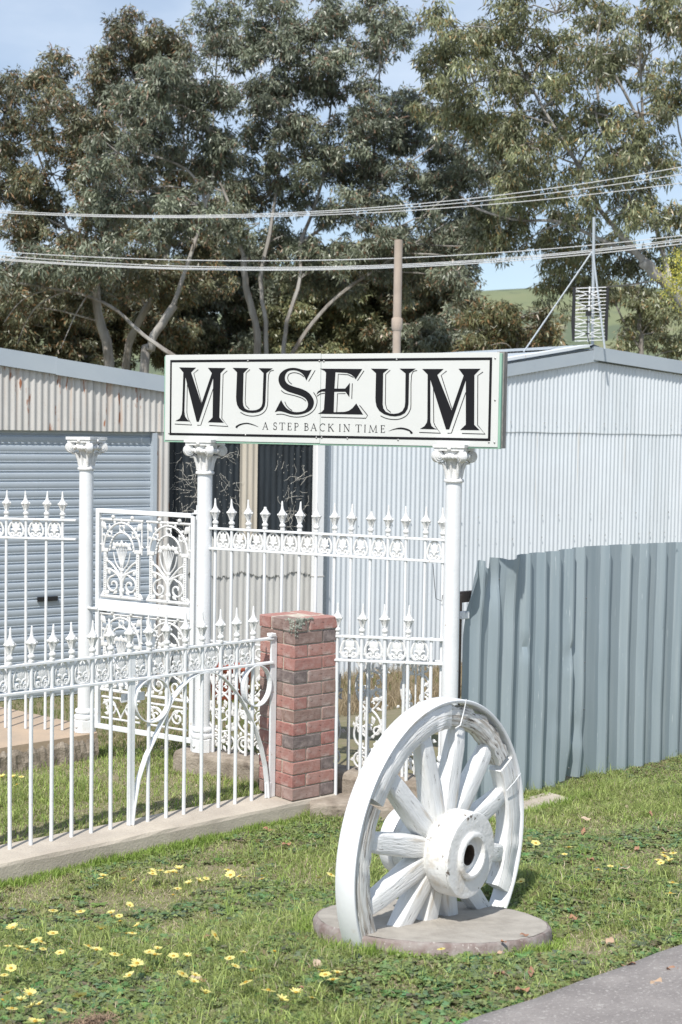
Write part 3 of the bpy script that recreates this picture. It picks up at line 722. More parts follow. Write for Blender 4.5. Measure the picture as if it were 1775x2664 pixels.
# ---- tall fence between columns two and three, with cast lace panels at its foot
tang = atan2(TALL_B[1] - TALL_A[1], TALL_B[0] - TALL_A[0]); tlen = hypot(TALL_B[1] - TALL_A[1], TALL_B[0] - TALL_A[0])
tf = thing('iron_fence', 'tall white iron fence with spear finials between the two columns under the sign', 'fence', (*TALL_A, .225), tang)
picket_fence(tf, [.088 + .1305 * i for i in range(14)], 1.425, 1.565, 1.775, .03, tlen - .02, missing=(11,), broken=(3, 9), bar_r=.0108)
def lace_mesh(w, h):
    """vine-and-scroll cast iron panel"""
    mb = MB(); a = w / 2; r = .0078
    def both(p, rr=r, seg=6):
        for sx in (1, -1): mb.tube([(q[0] * sx, q[1] + (.002 if sx > 0 else -.002), q[2]) for q in p], rr, seg)
    mb.tube([(0, 0, .02), (0, 0, h * .30)], .006, 6); mb.tube([(0, 0, h * .55), (0, 0, h * .98)], .006, 6)
    both(circ(a * .46, h * .095, a * .46, -pi / 2, pi * .9, 14)); both(spiral(a * .48, h * .10, a * .30, a * .08, pi, -1.1, 14))
    both(bez((0, h * .19), (a * 1.1, h * .22), (a * .9, h * .36), 8)); both(bez((a * .9, h * .36), (a * .75, h * .50), (0, h * .56), 8))
    both(bez((0, h * .29), (a * .9, h * .36), (a * .78, h * .47), 8)); both(spiral(a * .55, h * .36, a * .34, a * .08, 0, 1.2, 14))
    both(bez((0, h * .52), (a * .95, h * .62), (a * .85, h * .78), 8)); both(bez((a * .85, h * .78), (a * .7, h * .9), (a * .1, h * .88), 8))
    both(spiral(a * .55, h * .68, a * .36, a * .08, pi * .3, 1.2, 14)); both(spiral(a * .5, h * .93, a * .40, a * .08, -pi / 2, -1.2, 14))
    for k in range(72):
        x, z = random.uniform(-a, a), random.uniform(.04, h * .97)
        leaf(mb, x, z, random.uniform(0, 6.28), random.uniform(.03, .055), random.uniform(.018, .032), random.uniform(-.012, .004), .006)
    for sx in (1, -1):
        for (gx_, gz_) in ((.28, .17), (.3, .62), (.62, .80), (.2, .40)):
            for k in range(6): mb.ball((sx * a * gx_ + random.uniform(-.012, .012), random.uniform(-.012, 0), h * gz_ + random.uniform(-.018, .018)), .0085, 5, 4)
    return mb.mesh('lace_panel', M['cast'], True)
LACE = [lace_mesh(.225, .76), lace_mesh(.235, .77)]
for i, x in enumerate([.145, .385, .64, .95, 1.27, 1.60]):
    link('lace_panel', LACE[i % 2], tf, (x, .018, .0))
MB().cbox(.05, tlen - .04, .012, .024, .772, .784, .002).build('lace_rail', M['iron'], tf)
MB().tube([(1.72, -.02, 1.41), (1.735, -.03, 1.30), (1.75, -.035, 1.19), (1.79, -.03, 1.175), (1.795, -.03, 1.215)], .0022, 4).build('loose_wire', M['black'], tf)

# ---- tall fence left of the first column
la = Vector((-3.30, 10.60, .225)); lb = Vector((COL1[0], COL1[1], .225)); lan = atan2(lb.y - la.y, lb.x - la.x); ll = (lb - la).length
tl = thing('iron_fence', 'tall white iron fence with spear finials on tan path in front of roller door', 'fence', la, lan)
xl = [px_plane(x, 1500, la, lan)[0] for x in (119 - 51 * 5, 119 - 51 * 4, 119 - 51 * 3, 15, 68, 119, 164)]
picket_fence(tl, xl, 1.425, 1.565, 1.775, -.1, ll - .075, bar_r=.0108)

# ---- columns
def column(loc, label):
    c = thing('iron_column', label, 'column', (*loc, .225), tang, 'white iron columns')
    mb = MB(); mb.lathe([(.083, 0), (.083, .088), (.078, .094)], 8)
    mb.move(Matrix.Rotation(pi / 8, 4, 'Z')); mb.build('plinth', M['iron'], c)
    MB().lathe([(.066, .094), (.078, .098), (.081, .112), (.078, .124), (.066, .130), (.064, .140), (.073, .146), (.0745, .157), (.071, .166), (.060, .170), (.057, .18)], 28, cap=False).build('base_moulding', M['iron'], c, True)
    MB().lathe([(.0545, .165), (.0545, .6), (.053, 1.2), (.0515, 1.945)], 28, cap=False).build('shaft', M['iron'], c, True)
    MB().ball((-.02, -.081, .045), .011, 8, 5, (1, .6, 1)).build('bolt', M['iron'], c, True)
    cap = MB(); z = 1.935
    cap.lathe([(.050, z), (.063, z + .004), (.066, z + .013), (.062, z + .022), (.053, z + .026), (.050, z + .07), (.051, z + .11), (.058, z + .145), (.074, z + .172), (.084, z + .19), (.084, z + .215)], 24)
    top = z + .245
    star = []
    for k in range(4):                                            # concave-sided abacus
        a0 = pi / 4 + k * pi / 2
        for j in range(7):
            q = j / 6; an_ = a0 + (pi / 2) * q; rad = .152 - .054 * sin(pi * q) if 0 < j < 6 else .152
            if j == 6: continue
            star.append((rad * cos(an_), rad * sin(an_)))
    cap.slab([(x * .93, y * .93) for x, y in star], top - .042, top - .022); cap.slab(star, top - .0225, top - .001)
    for k in range(4):
        a0 = pi / 4 + k * pi / 2; d = Vector((cos(a0), sin(a0), 0)); p = Vector((-sin(a0), cos(a0), 0))
        ctr = d * .116 + Vector((0, 0, top - .078))
        for w_, rr, in ((.020, .040), (.026, .026), (.031, .012)):   # corner volutes
            cap.tube([ctr - p * w_, ctr - p * w_ * .5, ctr + p * w_ * .5, ctr + p * w_], [rr * .9, rr, rr, rr * .9], 14)
        cap.tube([d * .052 + Vector((0, 0, z + .03)), d * .058 + Vector((0, 0, z + .08)), d * .075 + Vector((0, 0, z + .125)), d * .108 + Vector((0, 0, z + .122))], [.009, .012, .014, .006], 8)
        a1 = a0 + pi / 4; d1 = Vector((cos(a1), sin(a1), 0)); p1 = Vector((-sin(a1), cos(a1), 0))
        for o, rr in ((-.042, .016), (-.020, .018), (.0, .021), (.022, .018), (.044, .016)):
            b_ = d1 * (.086 - abs(o) * .2) + p1 * o + Vector((0, 0, top - .078 + random.uniform(-.006, .006))); cap.ball(b_, rr, 8, 6)
        b_ = d1 * .095 + Vector((0, 0, top - .03)); cap.ball(b_, .014, 7, 5)
        cap.tube([d1 * .05 + Vector((0, 0, z + .03)), d1 * .056 + Vector((0, 0, z + .09)), d1 * .07 + Vector((0, 0, z + .13))], [.006, .009, .005], 7)
    cap.build('capital', M['cast'], c, True)
    return c
column(COL1, 'white iron column with scrolled capital, free standing left of the gate')
column(TALL_A, 'white iron column with scrolled capital carrying the sign beside the gate')
column(TALL_B, 'white iron column with scrolled capital carrying the sign beside the blue fence')

# ---- gate
gang = atan2(TALL_A[1] - COL1[1], TALL_A[0] - COL1[0]); glen = hypot(TALL_A[1] - COL1[1], TALL_A[0] - COL1[0])
gate = thing('iron_gate', 'white iron gate with arched cast floral panels between two columns', 'gate', (*COL1, .225), gang)
g0, g1 = .105, glen - .075; gt, gb, gm = 1.66, .04, .955; bw = .034
MB().cbox(g0, g0 + bw, -.017, .017, gb, gt, .003).build('frame_stile', M['iron'], gate)
MB().cbox(g1 - bw, g1, -.017, .017, gb, gt - .02, .003).build('frame_stile', M['iron'], gate)
MB().cbox(g0 + bw, g1 - bw, -.017, .017, gt - .032, gt, .003).build('frame_rail', M['iron'], gate)
MB().cbox(g0 + bw, g1 - bw, -.020, .020, gm - .042, gm + .042, .003).build('frame_rail', M['iron'], gate)
MB().cbox(g0 + bw, g1 - bw, -.017, .017, gb, gb + .034, .003).build('frame_rail', M['iron'], gate)
def floral_mesh(w, h):
    """cast panel: beaded side bars, double arch, fan of leaves on a stalk, scrolls"""
    mb = MB(); a = w / 2; b = a * .80; zs = h * .60
    def both(p, rr, seg=6):
        for sx in (1, -1): mb.tube([(q[0] * sx, q[1] + .001 * sx, q[2]) for q in p], rr, seg)
    mb.tube([(-a * 1.04, 0, h - .012), (a * 1.04, 0, h - .012)], .010, 6); mb.tube([(-a * 1.0, 0, .012), (a * 1.0, 0, .012)], .012, 8)
    for sx in (1, -1):
        mb.box(sx * b - .014, sx * b + .014, -.008, .008, .02, zs)
        for k in range(int((zs - .04) / .016)): mb.ball((sx * b, -.009, .03 + k * .016), .0062, 5, 4)
        mb.tube([(sx * a * .97, 0, zs - .02), (sx * a * .97, 0, h - .02)], .007, 6)
        mb.box(sx * b - .03, sx * b + .03, -.011, .011, zs - .012, zs + .012)
        leaf(mb, sx * a, h - .03, pi / 2 + sx * 2.4, .075, .05, -.006, .01); leaf(mb, sx * b, .05, -pi / 2 + sx * .9, .06, .03, 0, .01)
    arc = [(a * .90 * cos(t), 0, zs + (h * .345) * sin(t)) for t in [pi * i / 18 for i in range(19)]]; mb.tube(arc, .0085, 6)
    for i in range(1, 18):
        if i % 2: q = arc[i]; leaf(mb, q[0] * 1.02, q[2] + .003, atan2(q[2] - zs, q[0]) + random.uniform(-.5, .5), .034, .024, -.004, .008)
    arc = [(a * .58 * cos(t), 0, zs + (h * .225) * sin(t)) for t in [pi * i / 16 for i in range(17)]]; mb.tube(arc, .0075, 6)
    for q in arc: mb.ball((q[0], -.006, q[2]), .0065, 5, 4)
    for (x, z, r) in ((0, zs + h * .275, .021), (-a * .60, zs + h * .20, .018), (a * .60, zs + h * .20, .018)):
        mb.tube(circ(x, z, r, 0, 2 * pi, 12), .0065, 5)
        for k in range(4): leaf(mb, x + r * cos(k * pi / 2 + .8), z + r * sin(k * pi / 2 + .8), k * pi / 2 + .8, .02, .016, 0, .006)
    mb.tube([(0, 0, .02), (0, 0, h * .36)], [.016, .013], 8); mb.ball((0, 0, h * .36), .022, 8, 5, (1, .7, .6)); mb.ball((0, 0, .06), .024, 8, 5, (1, .7, 1)); mb.ball((0, 0, h * .13), .019, 8, 4, (1, .8, .5))
    for k in range(-3, 4):
        an_ = pi / 2 - k * .105; mb.tube([(0, 0, h * .36), (cos(an_) * h * .28, 0, h * .36 + sin(an_) * h * .28)], [.005, .0038], 5)
        if k % 3 == 0:
            x, z = cos(an_) * h * .30, h * .36 + sin(an_) * h * .30
            for d_ in (-1.2, 0, 1.2): leaf(mb, x, z, pi / 2 + d_ - k * .25, .045, .034, -.004, .010)
    for s_ in ((.36, .60), (.30, .44)):
        both(bez((0.008, h * .28), (a * .9, h * s_[1]), (a * .74, h * s_[0]), 8), .0085)
    both(bez((.006, h * .36), (a * .35, h * .42), (a * .40, h * .58), 6), .0055)
    both(spiral(a * .40, h * .17, a * .34, a * .07, pi * .5, -1.25, 18), .0085); both(bez((.006, h * .20), (a * .2, h * .36), (a * .42, h * .275), 6), .0068)
    for sx in (1, -1):
        for (x, z, an_) in ((.55, .30, .9), (.62, .10, -1.0), (.2, .1, -.6), (.70, .45, 1.2)): leaf(mb, sx * a * x, h * z, an_ if sx > 0 else pi - an_, .05, .028, -.003, .009)
    return mb.mesh('floral_panel', M['cast'], True)
FLO = floral_mesh(.385, .585)
def scroll_mesh(w, h):
    mb = MB(); a = w / 2
    mb.tube([(-a, 0, 0), (a, 0, 0)], .008, 6); mb.tube([(-a, 0, h), (a, 0, h)], .009, 6)
    for sx in (1, -1):
        p = spiral(a * .52, h * .48, h * .40, h * .08, pi * .2, 1.3, 20); mb.tube([(q[0] * sx, .002 * sx, q[2]) for q in p], .0075, 6)
        mb.tube([(sx * q[0], 0, q[2]) for q in bez((0, h * .05), (a * .3, h * .9), (a * .9, h * .85), 7)], .0065, 6)
        for k in range(5): leaf(mb, sx * random.uniform(.1, .9) * a, random.uniform(.15, .85) * h, random.uniform(0, 6), .045, .028, -.004, .009)
    return mb.mesh('scroll_panel', M['cast'], True)
SCR = scroll_mesh(.36, .155)
gc = (g0 + g1) / 2
for sx in (-1, 1):
    x = gc + sx * .215
    for z in (gm + .055, gm - .635):
        link('floral_panel', FLO, gate, (x, 0, z))
    for dx in (-.08, .10):
        for z in (gm + .648, gm - .05): MB().ball((0, 0, 0), .016, 8, 6).build('stud_ball', M['cast'], gate, True, (x + dx, -.004, z))
    link('scroll_panel', SCR, gate, (x, 0, gb + .085))
MB().tube([(g0 + .03, -.024, gm - .03), (g0 - .06, -.024, gm - .03)], .009, 8).build('latch_bolt', M['iron'], gate)
MB().cbox(g1 - .02, g1 + .05, -.02, .02, gt - .004, gt + .006, .002).build('hinge_plate', M['iron'], gate)
MB().lathe([(.014, 0), (.014, .018)], 8).build('hinge_pin', M['iron'], gate, False, (g1, 0, gt + .006))
MB().cbox(g1 - .012, g1 + .045, -.014, .014, .06, .09, .002).build('hinge_plate', M['iron'], gate)
MB().box(g1 + .012, g1 + .026, -.013, .013, 1.62, 1.72).build('hinge_strap', M['iron'], gate)

# ================================================================== BRICK PIER
pier = thing('brick_pier', 'square red brick gate pier with lichen on its top corner', 'pier', (PC[0], PC[1], .12), U_ANG)
# local x along the street, y away from the road; corner at the origin
NB = 14; CH = .0832; PW = .35
MB().box(.0075, PW - .0075, .0075, PW - .0075, .0, NB * CH - .006).build('mortar_core', M['mortar'], pier)
bms = []
for v in range(5):
    mb = MB().cbox(0, .23, 0, .11, 0, .0745, .0035)
    for i, p in enumerate(mb.v): mb.v[i] = (p[0] + random.uniform(-.0016, .0016), p[1] + random.uniform(-.0016, .0016), p[2] + random.uniform(-.0014, .0014))
    bms.append(mb.mesh('brick', M['brick']))
for c in range(NB):
    z = c * CH + .0035; out = .006 if c == NB - 1 else 0.0
    for k in range(4):
        b = link('brick', random.choice(bms), pier); q = k * pi / 2
        # pinwheel of four stretchers, reversed every second course
        if c % 2 == 0: o = [(0, 0), (PW, 0), (PW, PW), (0, PW)][k]; b.rotation_euler = (0, 0, q); b.location = (o[0], o[1], z)
        else:
            o = [(PW, .11), (PW - .11, PW), (0, PW - .11), (.11, 0)][k]; b.rotation_euler = (0, 0, q + pi); b.location = (o[0], o[1], z)
        b.location.x += random.uniform(-.0022, .0022) + (out if o[0] > PW / 2 else -out); b.location.y += random.uniform(-.0022, .0022) + (out if o[1] > PW / 2 else -out)
        b.scale = (1, 1, random.uniform(.985, 1.01))
lm = MB()
for k in range(150):                                             # lichen crust over the near top corner
    u_, v_ = random.gauss(.02, .032), random.gauss(0, 1)
    if random.random() < .55:
        x = abs(random.gauss(.03, .045)); zz = NB * CH - abs(random.gauss(.0, .045)) * (1 - min(.9, x / .12)); lm.ball((x, -.006, zz), random.uniform(.004, .011), 5, 4, (1, .45, 1))
    elif random.random() < .5: lm.ball((-.006, abs(random.gauss(.0, .03)), NB * CH - abs(random.gauss(.0, .035))), random.uniform(.004, .010), 5, 4, (.45, 1, 1))
    else: lm.ball((abs(random.gauss(.03, .05)), abs(random.gauss(.03, .03)), NB * CH - .004), random.uniform(.004, .011), 5, 4, (1, 1, .4))
tag(lm.build('lichen_patch', M['lichen'], pier, True), kind='stuff')

# ================================================================== SIGN
SO = Vector((-.12, 9.52, 0)) + Vector((sin(tang), -cos(tang), 0)) * .09; SANG = tang
def spx(x, y): return px_plane(x, y, SO, SANG)
sl, sr = -1.20, 1.254; szt, szb = 2.983, 2.394
sign = thing('museum_sign', 'long white sign board lettered MUSEUM, A STEP BACK IN TIME, on iron columns', 'sign', (SO.x, SO.y, szb), SANG)
def s2(x, y): a = spx(x, y); return a[0], a[1] - szb
H_ = szt - szb; seam = .5 * (spx(837, 923)[0] + spx(831, 1153)[0])
MB().cbox(sl, seam - .0012, 0, .004, 0, H_ + .003, .001).build('sign_panel', M['sign_white'], sign)
MB().cbox(seam + .0012, sr, 0, .004, -.003, H_, .001).build('sign_panel', M['sign_white'], sign)
MB().cbox(sl - .012, sr + .013, .005, .032, -.014, H_ - .006, .002).build('backing_board', M['sign_green'], sign)
MB().cbox(sr - .03, sr + .020, .0335, .100, -.010, H_ + .006, .002).build('end_batten', M['grey_wood'], sign)
MB().cbox(sl - .005, sl + .05, .0335, .100, -.010, H_ - .01, .002).build('end_batten', M['grey_wood'], sign)
MB().cbox(sl + .05, sr - .03, .0335, .075, 0.0, .05, .002).build('back_rail', M['grey_wood'], sign)
ink = [0]
def flat_poly(name, pts, parent=sign, mat='sign_black'):
    ink[0] += 1; y = -.0012 - .00006 * (ink[0] % 12)
    return MB().add([(p[0], y, p[1]) for p in pts], [tuple(range(len(pts)))[::-1]]).build(name, M[mat], parent)
def stroke_mb(mb, pts, w0, w1=None, y=-.0014):
    w1 = w0 if w1 is None else w1; n = len(pts); vs = []
    for i, p in enumerate(pts):
        a = pts[max(i - 1, 0)]; b = pts[min(i + 1, n - 1)]; dx, dz = b[0] - a[0], b[1] - a[1]; l = hypot(dx, dz) or 1; w_ = (w0 + (w1 - w0) * i / (n - 1)) / 2
        vs += [(p[0] - dz / l * w_, y, p[1] + dx / l * w_), (p[0] + dz / l * w_, y, p[1] - dx / l * w_)]
    mb.add(vs, [(2 * i, 2 * i + 1, 2 * i + 3, 2 * i + 2) for i in range(n - 1)])
# border
bl = [s2(445.5, 935.8), s2(1280, 930.3), s2(1277.5, 1152.7), s2(439.4, 1127.2)]
x0b, x1b = .5 * (bl[0][0] + bl[3][0]), .5 * (bl[1][0] + bl[2][0]); zt_, zb_ = .5 * (bl[0][1] + bl[1][1]), .5 * (bl[2][1] + bl[3][1]); bt = .0165
mb = MB()
for (a, b, c, d) in ((x0b, x1b, zt_ - bt, zt_), (x0b, x1b, zb_, zb_ + bt), (x0b, x0b + bt * .8, zb_ + bt, zt_ - bt), (x1b - bt, x1b, zb_ + bt, zt_ - bt)):
    mb.add([(a, -.0012, c), (b, -.0012, c), (b, -.0012, d), (a, -.0012, d)], [(0, 1, 2, 3)])
mb.build('border', M['sign_black'], sign)
def A_(x, y): return s2(450 + .2551 * x, 930 + .2551 * y)
def B_(x, y): return s2(850 + .3125 * x, 930 + .3125 * y)
def Z_(x, y): return s2(400 + .606 * x, 880 + .606 * y)
def curve(pts, n=4):
    """smooth a traced outline stroke"""
    P = [Vector((p[0], p[1])) for p in pts]; out = []
    for i in range(len(P) - 1):
        a, b, c, d = P[max(i - 1, 0)], P[i], P[i + 1], P[min(i + 2, len(P) - 1)]
        for j in range(n):
            t = j / n; out.append(tuple(.5 * ((2 * b) + (c - a) * t + (2 * a - 5 * b + 4 * c - d) * t * t + (3 * b - a - 3 * c + d) * t ** 3)))
    return out + [tuple(P[-1])]
def letter(outline, strokes, T_, name='letter'):
    o = flat_poly(name, [T_(*p) for p in outline]); mb = MB()
    for k, sgm in enumerate(strokes):
        pts = [T_(*p) for p in sgm]
        if len(pts) > 4: pts = curve(pts, 3) if len(pts) > 5 else pts
        stroke_mb(mb, pts, .0050, .0050, -.0014 - .00005 * k)
    mb.build('drop_line', M['sign_black'], o)
letter([(65, 100), (237, 103), (187, 152), (292, 470), (398, 158), (358, 105), (538, 107), (487, 160), (475, 612), (520, 665), (357, 660), (405, 612), (412, 210), (265, 655), (243, 655), (128, 200), (118, 545), (125, 600), (148, 633), (172, 652), (25, 648), (70, 622), (90, 578), (95, 540), (107, 152)],
       [[(260, 123), (214, 161), (296, 470)], [(148, 275), (143, 560), (156, 622), (195, 688), (20, 678)], [(250, 690), (285, 690), (411, 320)], [(555, 135), (513, 172), (500, 620), (565, 703), (372, 692)]], A_)
Uo = lambda pts: pts
letter([(610, 105), (772, 107), (722, 158), (715, 450), (720, 490), (733, 516), (755, 531), (785, 538), (815, 539), (850, 535), (880, 523), (903, 500), (914, 465), (925, 158), (875, 108), (1020, 110), (955, 158), (945, 450), (938, 495), (918, 530), (888, 552), (852, 562), (815, 565), (765, 562), (715, 548), (678, 522), (656, 485), (647, 440), (645, 400), (655, 150)],
       [[(787, 122), (748, 158), (738, 440), (746, 490), (780, 525)], [(1030, 130), (978, 172), (969, 440), (962, 500), (945, 540), (912, 572), (865, 591), (805, 597), (742, 586), (690, 558)]], A_)
S_top = [(1430, 120), (1362, 235)]
S_in = curve([(1362, 235), (1340, 188), (1305, 152), (1250, 131), (1190, 134), (1157, 160), (1143, 203), (1152, 245), (1182, 275), (1240, 298), (1320, 322), (1385, 358), (1425, 408), (1440, 455), (1427, 510), (1388, 550), (1325, 575), (1262, 583), (1200, 577), (1130, 555), (1080, 547), (1040, 557)], 3)
S_out = curve([(1105, 432), (1130, 480), (1170, 525), (1228, 552), (1285, 556), (1340, 542), (1370, 512), (1379, 470), (1362, 428), (1322, 397), (1250, 371), (1170, 345), (1110, 303), (1081, 250), (1080, 200), (1100, 158), (1142, 124), (1200, 106), (1260, 107), (1320, 123), (1375, 131), (1430, 120)], 3)
letter(S_in + S_out[:-1], [[(1452, 130), (1385, 243)], [(1215, 272), (1182, 242), (1172, 202), (1190, 167), (1240, 154), (1298, 168), (1340, 198)], [(1105, 335), (1140, 362), (1195, 377), (1250, 391), (1320, 415), (1358, 445)],
       [(1435, 355), (1463, 400), (1472, 455), (1450, 522), (1402, 570), (1340, 598), (1270, 607), (1200, 600), (1120, 578), (1055, 580)], [(1142, 450), (1160, 490), (1188, 522), (1218, 540)]], A_)
letter([(-56, 92), (298, 95), (243, 182), (228, 160), (205, 141), (170, 128), (75, 122), (66, 258), (155, 258), (195, 210), (190, 330), (158, 285), (65, 285), (60, 455), (150, 452), (185, 443), (215, 422), (248, 382), (305, 475), (-72, 468), (-40, 452), (-22, 432), (-12, 285), (-35, 283), (-60, 291), (-84, 308), (-72, 283), (-45, 264), (-10, 258), (-4, 125), (-18, 110)],
       [[(312, 110), (257, 193)], [(215, 215), (210, 345)], [(275, 397), (342, 482), (328, 505), (-45, 496)], [(225, 165), (180, 143), (98, 138), (92, 258)], [(158, 300), (92, 300), (85, 455)], [(-80, 322), (-50, 302), (-14, 297)]], B_)
letter([(370, 92), (517, 94), (472, 130), (468, 390), (474, 424), (494, 451), (525, 465), (560, 469), (600, 463), (632, 445), (650, 412), (655, 375), (658, 132), (608, 92), (743, 92), (688, 132), (683, 385), (675, 428), (653, 462), (618, 482), (575, 490), (530, 487), (480, 472), (440, 445), (417, 408), (408, 365), (407, 330), (412, 130)],
       [[(530, 105), (493, 140), (490, 385), (503, 430), (535, 457)], [(755, 108), (708, 145), (703, 390), (696, 435), (672, 477), (635, 502), (590, 515), (535, 514), (487, 503), (450, 485)]], B_)
letter([(797, 95), (975, 95), (923, 145), (1042, 440), (1142, 150), (1100, 93), (1283, 93), (1232, 145), (1230, 560), (1275, 605), (1113, 603), (1160, 558), (1160, 190), (1022, 598), (995, 598), (865, 185), (865, 535), (875, 570), (898, 588), (925, 598), (777, 594), (815, 572), (836, 540), (840, 510), (842, 140)],
       [[(1000, 112), (955, 148), (1045, 430)], [(890, 250), (893, 540), (905, 570), (950, 630), (772, 623)], [(1008, 630), (1040, 630), (1160, 290)], [(1303, 120), (1260, 150), (1258, 562), (1322, 637), (1128, 632)]], B_)
flat_poly('flourish', curve([A_(*p) for p in [(640, 715), (645, 698), (690, 675), (760, 665), (830, 685), (882, 712)]], 3) + curve([A_(*p) for p in [(830, 693), (760, 677), (700, 687), (664, 706), (658, 720)]], 3))
flat_poly('flourish', curve([B_(*p) for p in [(512, 614), (560, 594), (620, 582), (680, 595), (713, 618), (717, 632), (702, 636)]], 3) + curve([B_(*p) for p in [(690, 614), (640, 599), (590, 597), (550, 603)]], 3))
# small serif capitals, drawn with thick and thin strokes in a unit box
TH, TN = .16, .075
def arcp(cx, cz, rx, rz, a0, a1, n=8): return [(cx + rx * cos(radians(a0 + (a1 - a0) * i / n)), cz + rz * sin(radians(a0 + (a1 - a0) * i / n))) for i in range(n + 1)]
GL = {
 'A': [([(.08, 0), (.5, 1)], TN), ([(.48, 1), (.90, 0)], TH), ([(.22, .36), (.74, .36)], TN), ([(-.04, .02), (.22, .02)], TN), ([(.74, .02), (1.04, .02)], TN)],
 'S': [(arcp(.5, .74, .34, .23, 40, 260) + arcp(.5, .26, .36, .25, 80, -150), TH * .8), ([(.80, .98), (.80, .74)], TN), ([(.13, .28), (.13, .02)], TN)],
 'T': [([(.5, 0), (.5, 1)], TH), ([(.02, .97), (.98, .97)], TN), ([(.04, .99), (.04, .76)], TN), ([(.96, .99), (.96, .76)], TN), ([(.32, .02), (.68, .02)], TN)],
 'E': [([(.24, 0), (.24, 1)], TH), ([(.08, .97), (.86, .97)], TN), ([(.24, .52), (.72, .52)], TN), ([(.08, .03), (.90, .03)], TN), ([(.86, .99), (.86, .78)], TN), ([(.90, .01), (.94, .24)], TN), ([(.72, .42), (.72, .62)], TN)],
 'P': [([(.25, 0), (.25, 1)], TH), ([(.08, .97), (.5, .97)] + arcp(.5, .72, .36, .25, 90, -90) + [(.25, .47)], TN * 1.4), ([(.08, .02), (.46, .02)], TN)],
 'B': [([(.25, 0), (.25, 1)], TH), ([(.08, .97), (.48, .97)] + arcp(.48, .76, .30, .21, 90, -90) + [(.25, .55)], TN * 1.4), ([(.25, .53), (.5, .53)] + arcp(.5, .28, .38, .25, 90, -90) + [(.08, .03)], TN * 1.4)],
 'C': [(arcp(.58, .5, .46, .49, 52, 308, 14), TH * .75), ([(.90, .98), (.90, .74)], TN)],
 'K': [([(.24, 0), (.24, 1)], TH), ([(.84, .98), (.28, .48)], TN), ([(.42, .62), (.94, .02)], TH), ([(.08, .98), (.42, .98)], TN), ([(.08, .02), (.42, .02)], TN), ([(.68, .98), (1, .98)], TN), ([(.78, .02), (1.06, .02)], TN)],
 'I': [([(.5, 0), (.5, 1)], TH), ([(.1, .98), (.9, .98)], TN), ([(.1, .02), (.9, .02)], TN)],
 'N': [([(.16, 0), (.16, 1)], TN), ([(.14, .98), (.86, .02)], TH), ([(.86, 0), (.86, 1)], TN), ([(0, .98), (.26, .98)], TN), ([(.02, .02), (.32, .02)], TN), ([(.70, .98), (1, .98)], TN)],
 'M': [([(.12, 0), (.18, 1)], TN), ([(.17, .98), (.5, .04)], TH * .8), ([(.5, .04), (.83, .98)], TN), ([(.84, 0), (.82, 1)], TH * .8), ([(.0, .02), (.24, .02)], TN), ([(.70, .02), (1, .02)], TN)]}
zA = lambda x: 450 + .2551 * x
zB = lambda x: 850 + .3125 * x
txt = [('A', zA(915), zA(972)), ('S', zA(1022), zA(1064)), ('T', zA(1085), zA(1145)), ('E', zA(1166), zA(1213)), ('P', zA(1234), zA(1286)), ('B', zA(1336), zA(1388)), ('A', zA(1405), zA(1468)), ('C', zA(1492), zA(1556)),
       ('K', zB(6), zB(60)), ('I', zB(103), zB(118)), ('N', zB(140), zB(195)), ('T', zB(240), zB(291)), ('I', zB(312), zB(327)), ('M', zB(350), zB(425)), ('E', zB(447), zB(488))]
for ch, xa, xb in txt:
    base = 1117.3 + (xa - 683) * .0275; a = s2(xa, base); b = s2(xb, base + .3); top_ = s2(xa, base - 19.2 - (xa - 683) * .002)
    w_ = b[0] - a[0]; h_ = top_[1] - a[1]; mb = MB()
    for k, (pts, tk) in enumerate(GL[ch]): stroke_mb(mb, [(a[0] + p[0] * w_, a[1] + p[1] * h_) for p in pts], tk * .038, None, -.0012 - .00005 * k)
    mb.build('small_letter', M['sign_black'], sign)
for (x, y) in [(405, 97), (712, 97), (731, 98), (1044, 91), (395, 415), (699, 426), (722, 426), (832, 430), (1050, 436), (1440, 446), (1467, 85), (1466, 265), (1464, 447), (66, 407)]:
    a = Z_(x, y); MB().ball((0, 0, 0), .0062, 8, 4, (1, .5, 1)).build('screw', M['screw'], sign, True, (a[0], -.003, a[1]))

# ================================================================== BLUE SHEET FENCE
b_s0 = st(.80, 9.24)[0]; bx, by = xy(b_s0, .645); BO = (bx, by, 0.0)
bf = thing('sheet_metal_fence', 'blue grey ribbed steel sheet fence with crumpled torn end beside the column', 'fence', BO, U_ANG)
def bpx(x, y): return px_plane(x, y, BO, U_ANG)
def zf(x, y): return 1150 + .518 * x, 880 + .518 * y
topL = [bpx(*zf(*p)) for p in [(112, 1232), (140, 1165), (150, 1108), (185, 1116), (190, 1132), (228, 1168), (238, 1100), (270, 1101), (300, 1104), (322, 1113), (345, 1090), (420, 1080), (560, 1068), (640, 1055), (720, 1045), (890, 1035), (1010, 1030), (1206, 1022)]]
botL = [bpx(*zf(*p)) for p in [(415, 2290), (560, 2250), (640, 2206), (720, 2196), (830, 2175), (915, 2160), (1005, 2140), (1100, 2120), (1206, 2105)]]
tx, tz = [p[0] for p in topL], [p[1] for p in topL]; bxs, bzs = [p[0] for p in botL], [p[1] for p in botL]
ribs = [bpx(1150 + .518 * x, 1650)[0] for x in (160, 250, 325, 405, 485, 555, 625, 682, 803, 905, 993, 1083, 1173)]
while ribs[-1] < 4.6: ribs.append(ribs[-1] + .19)
s_end = ribs[-1] + .15
def rib_profile(s):
    y = 0.0
    for r in ribs:
        d = s - r
        if -.036 <= d <= .048:
            if d < .012: y = -.042 * (d + .036) / .048
            elif d < .028: y = -.042
            else: y = -.042 * (.048 - d) / .020
    return y
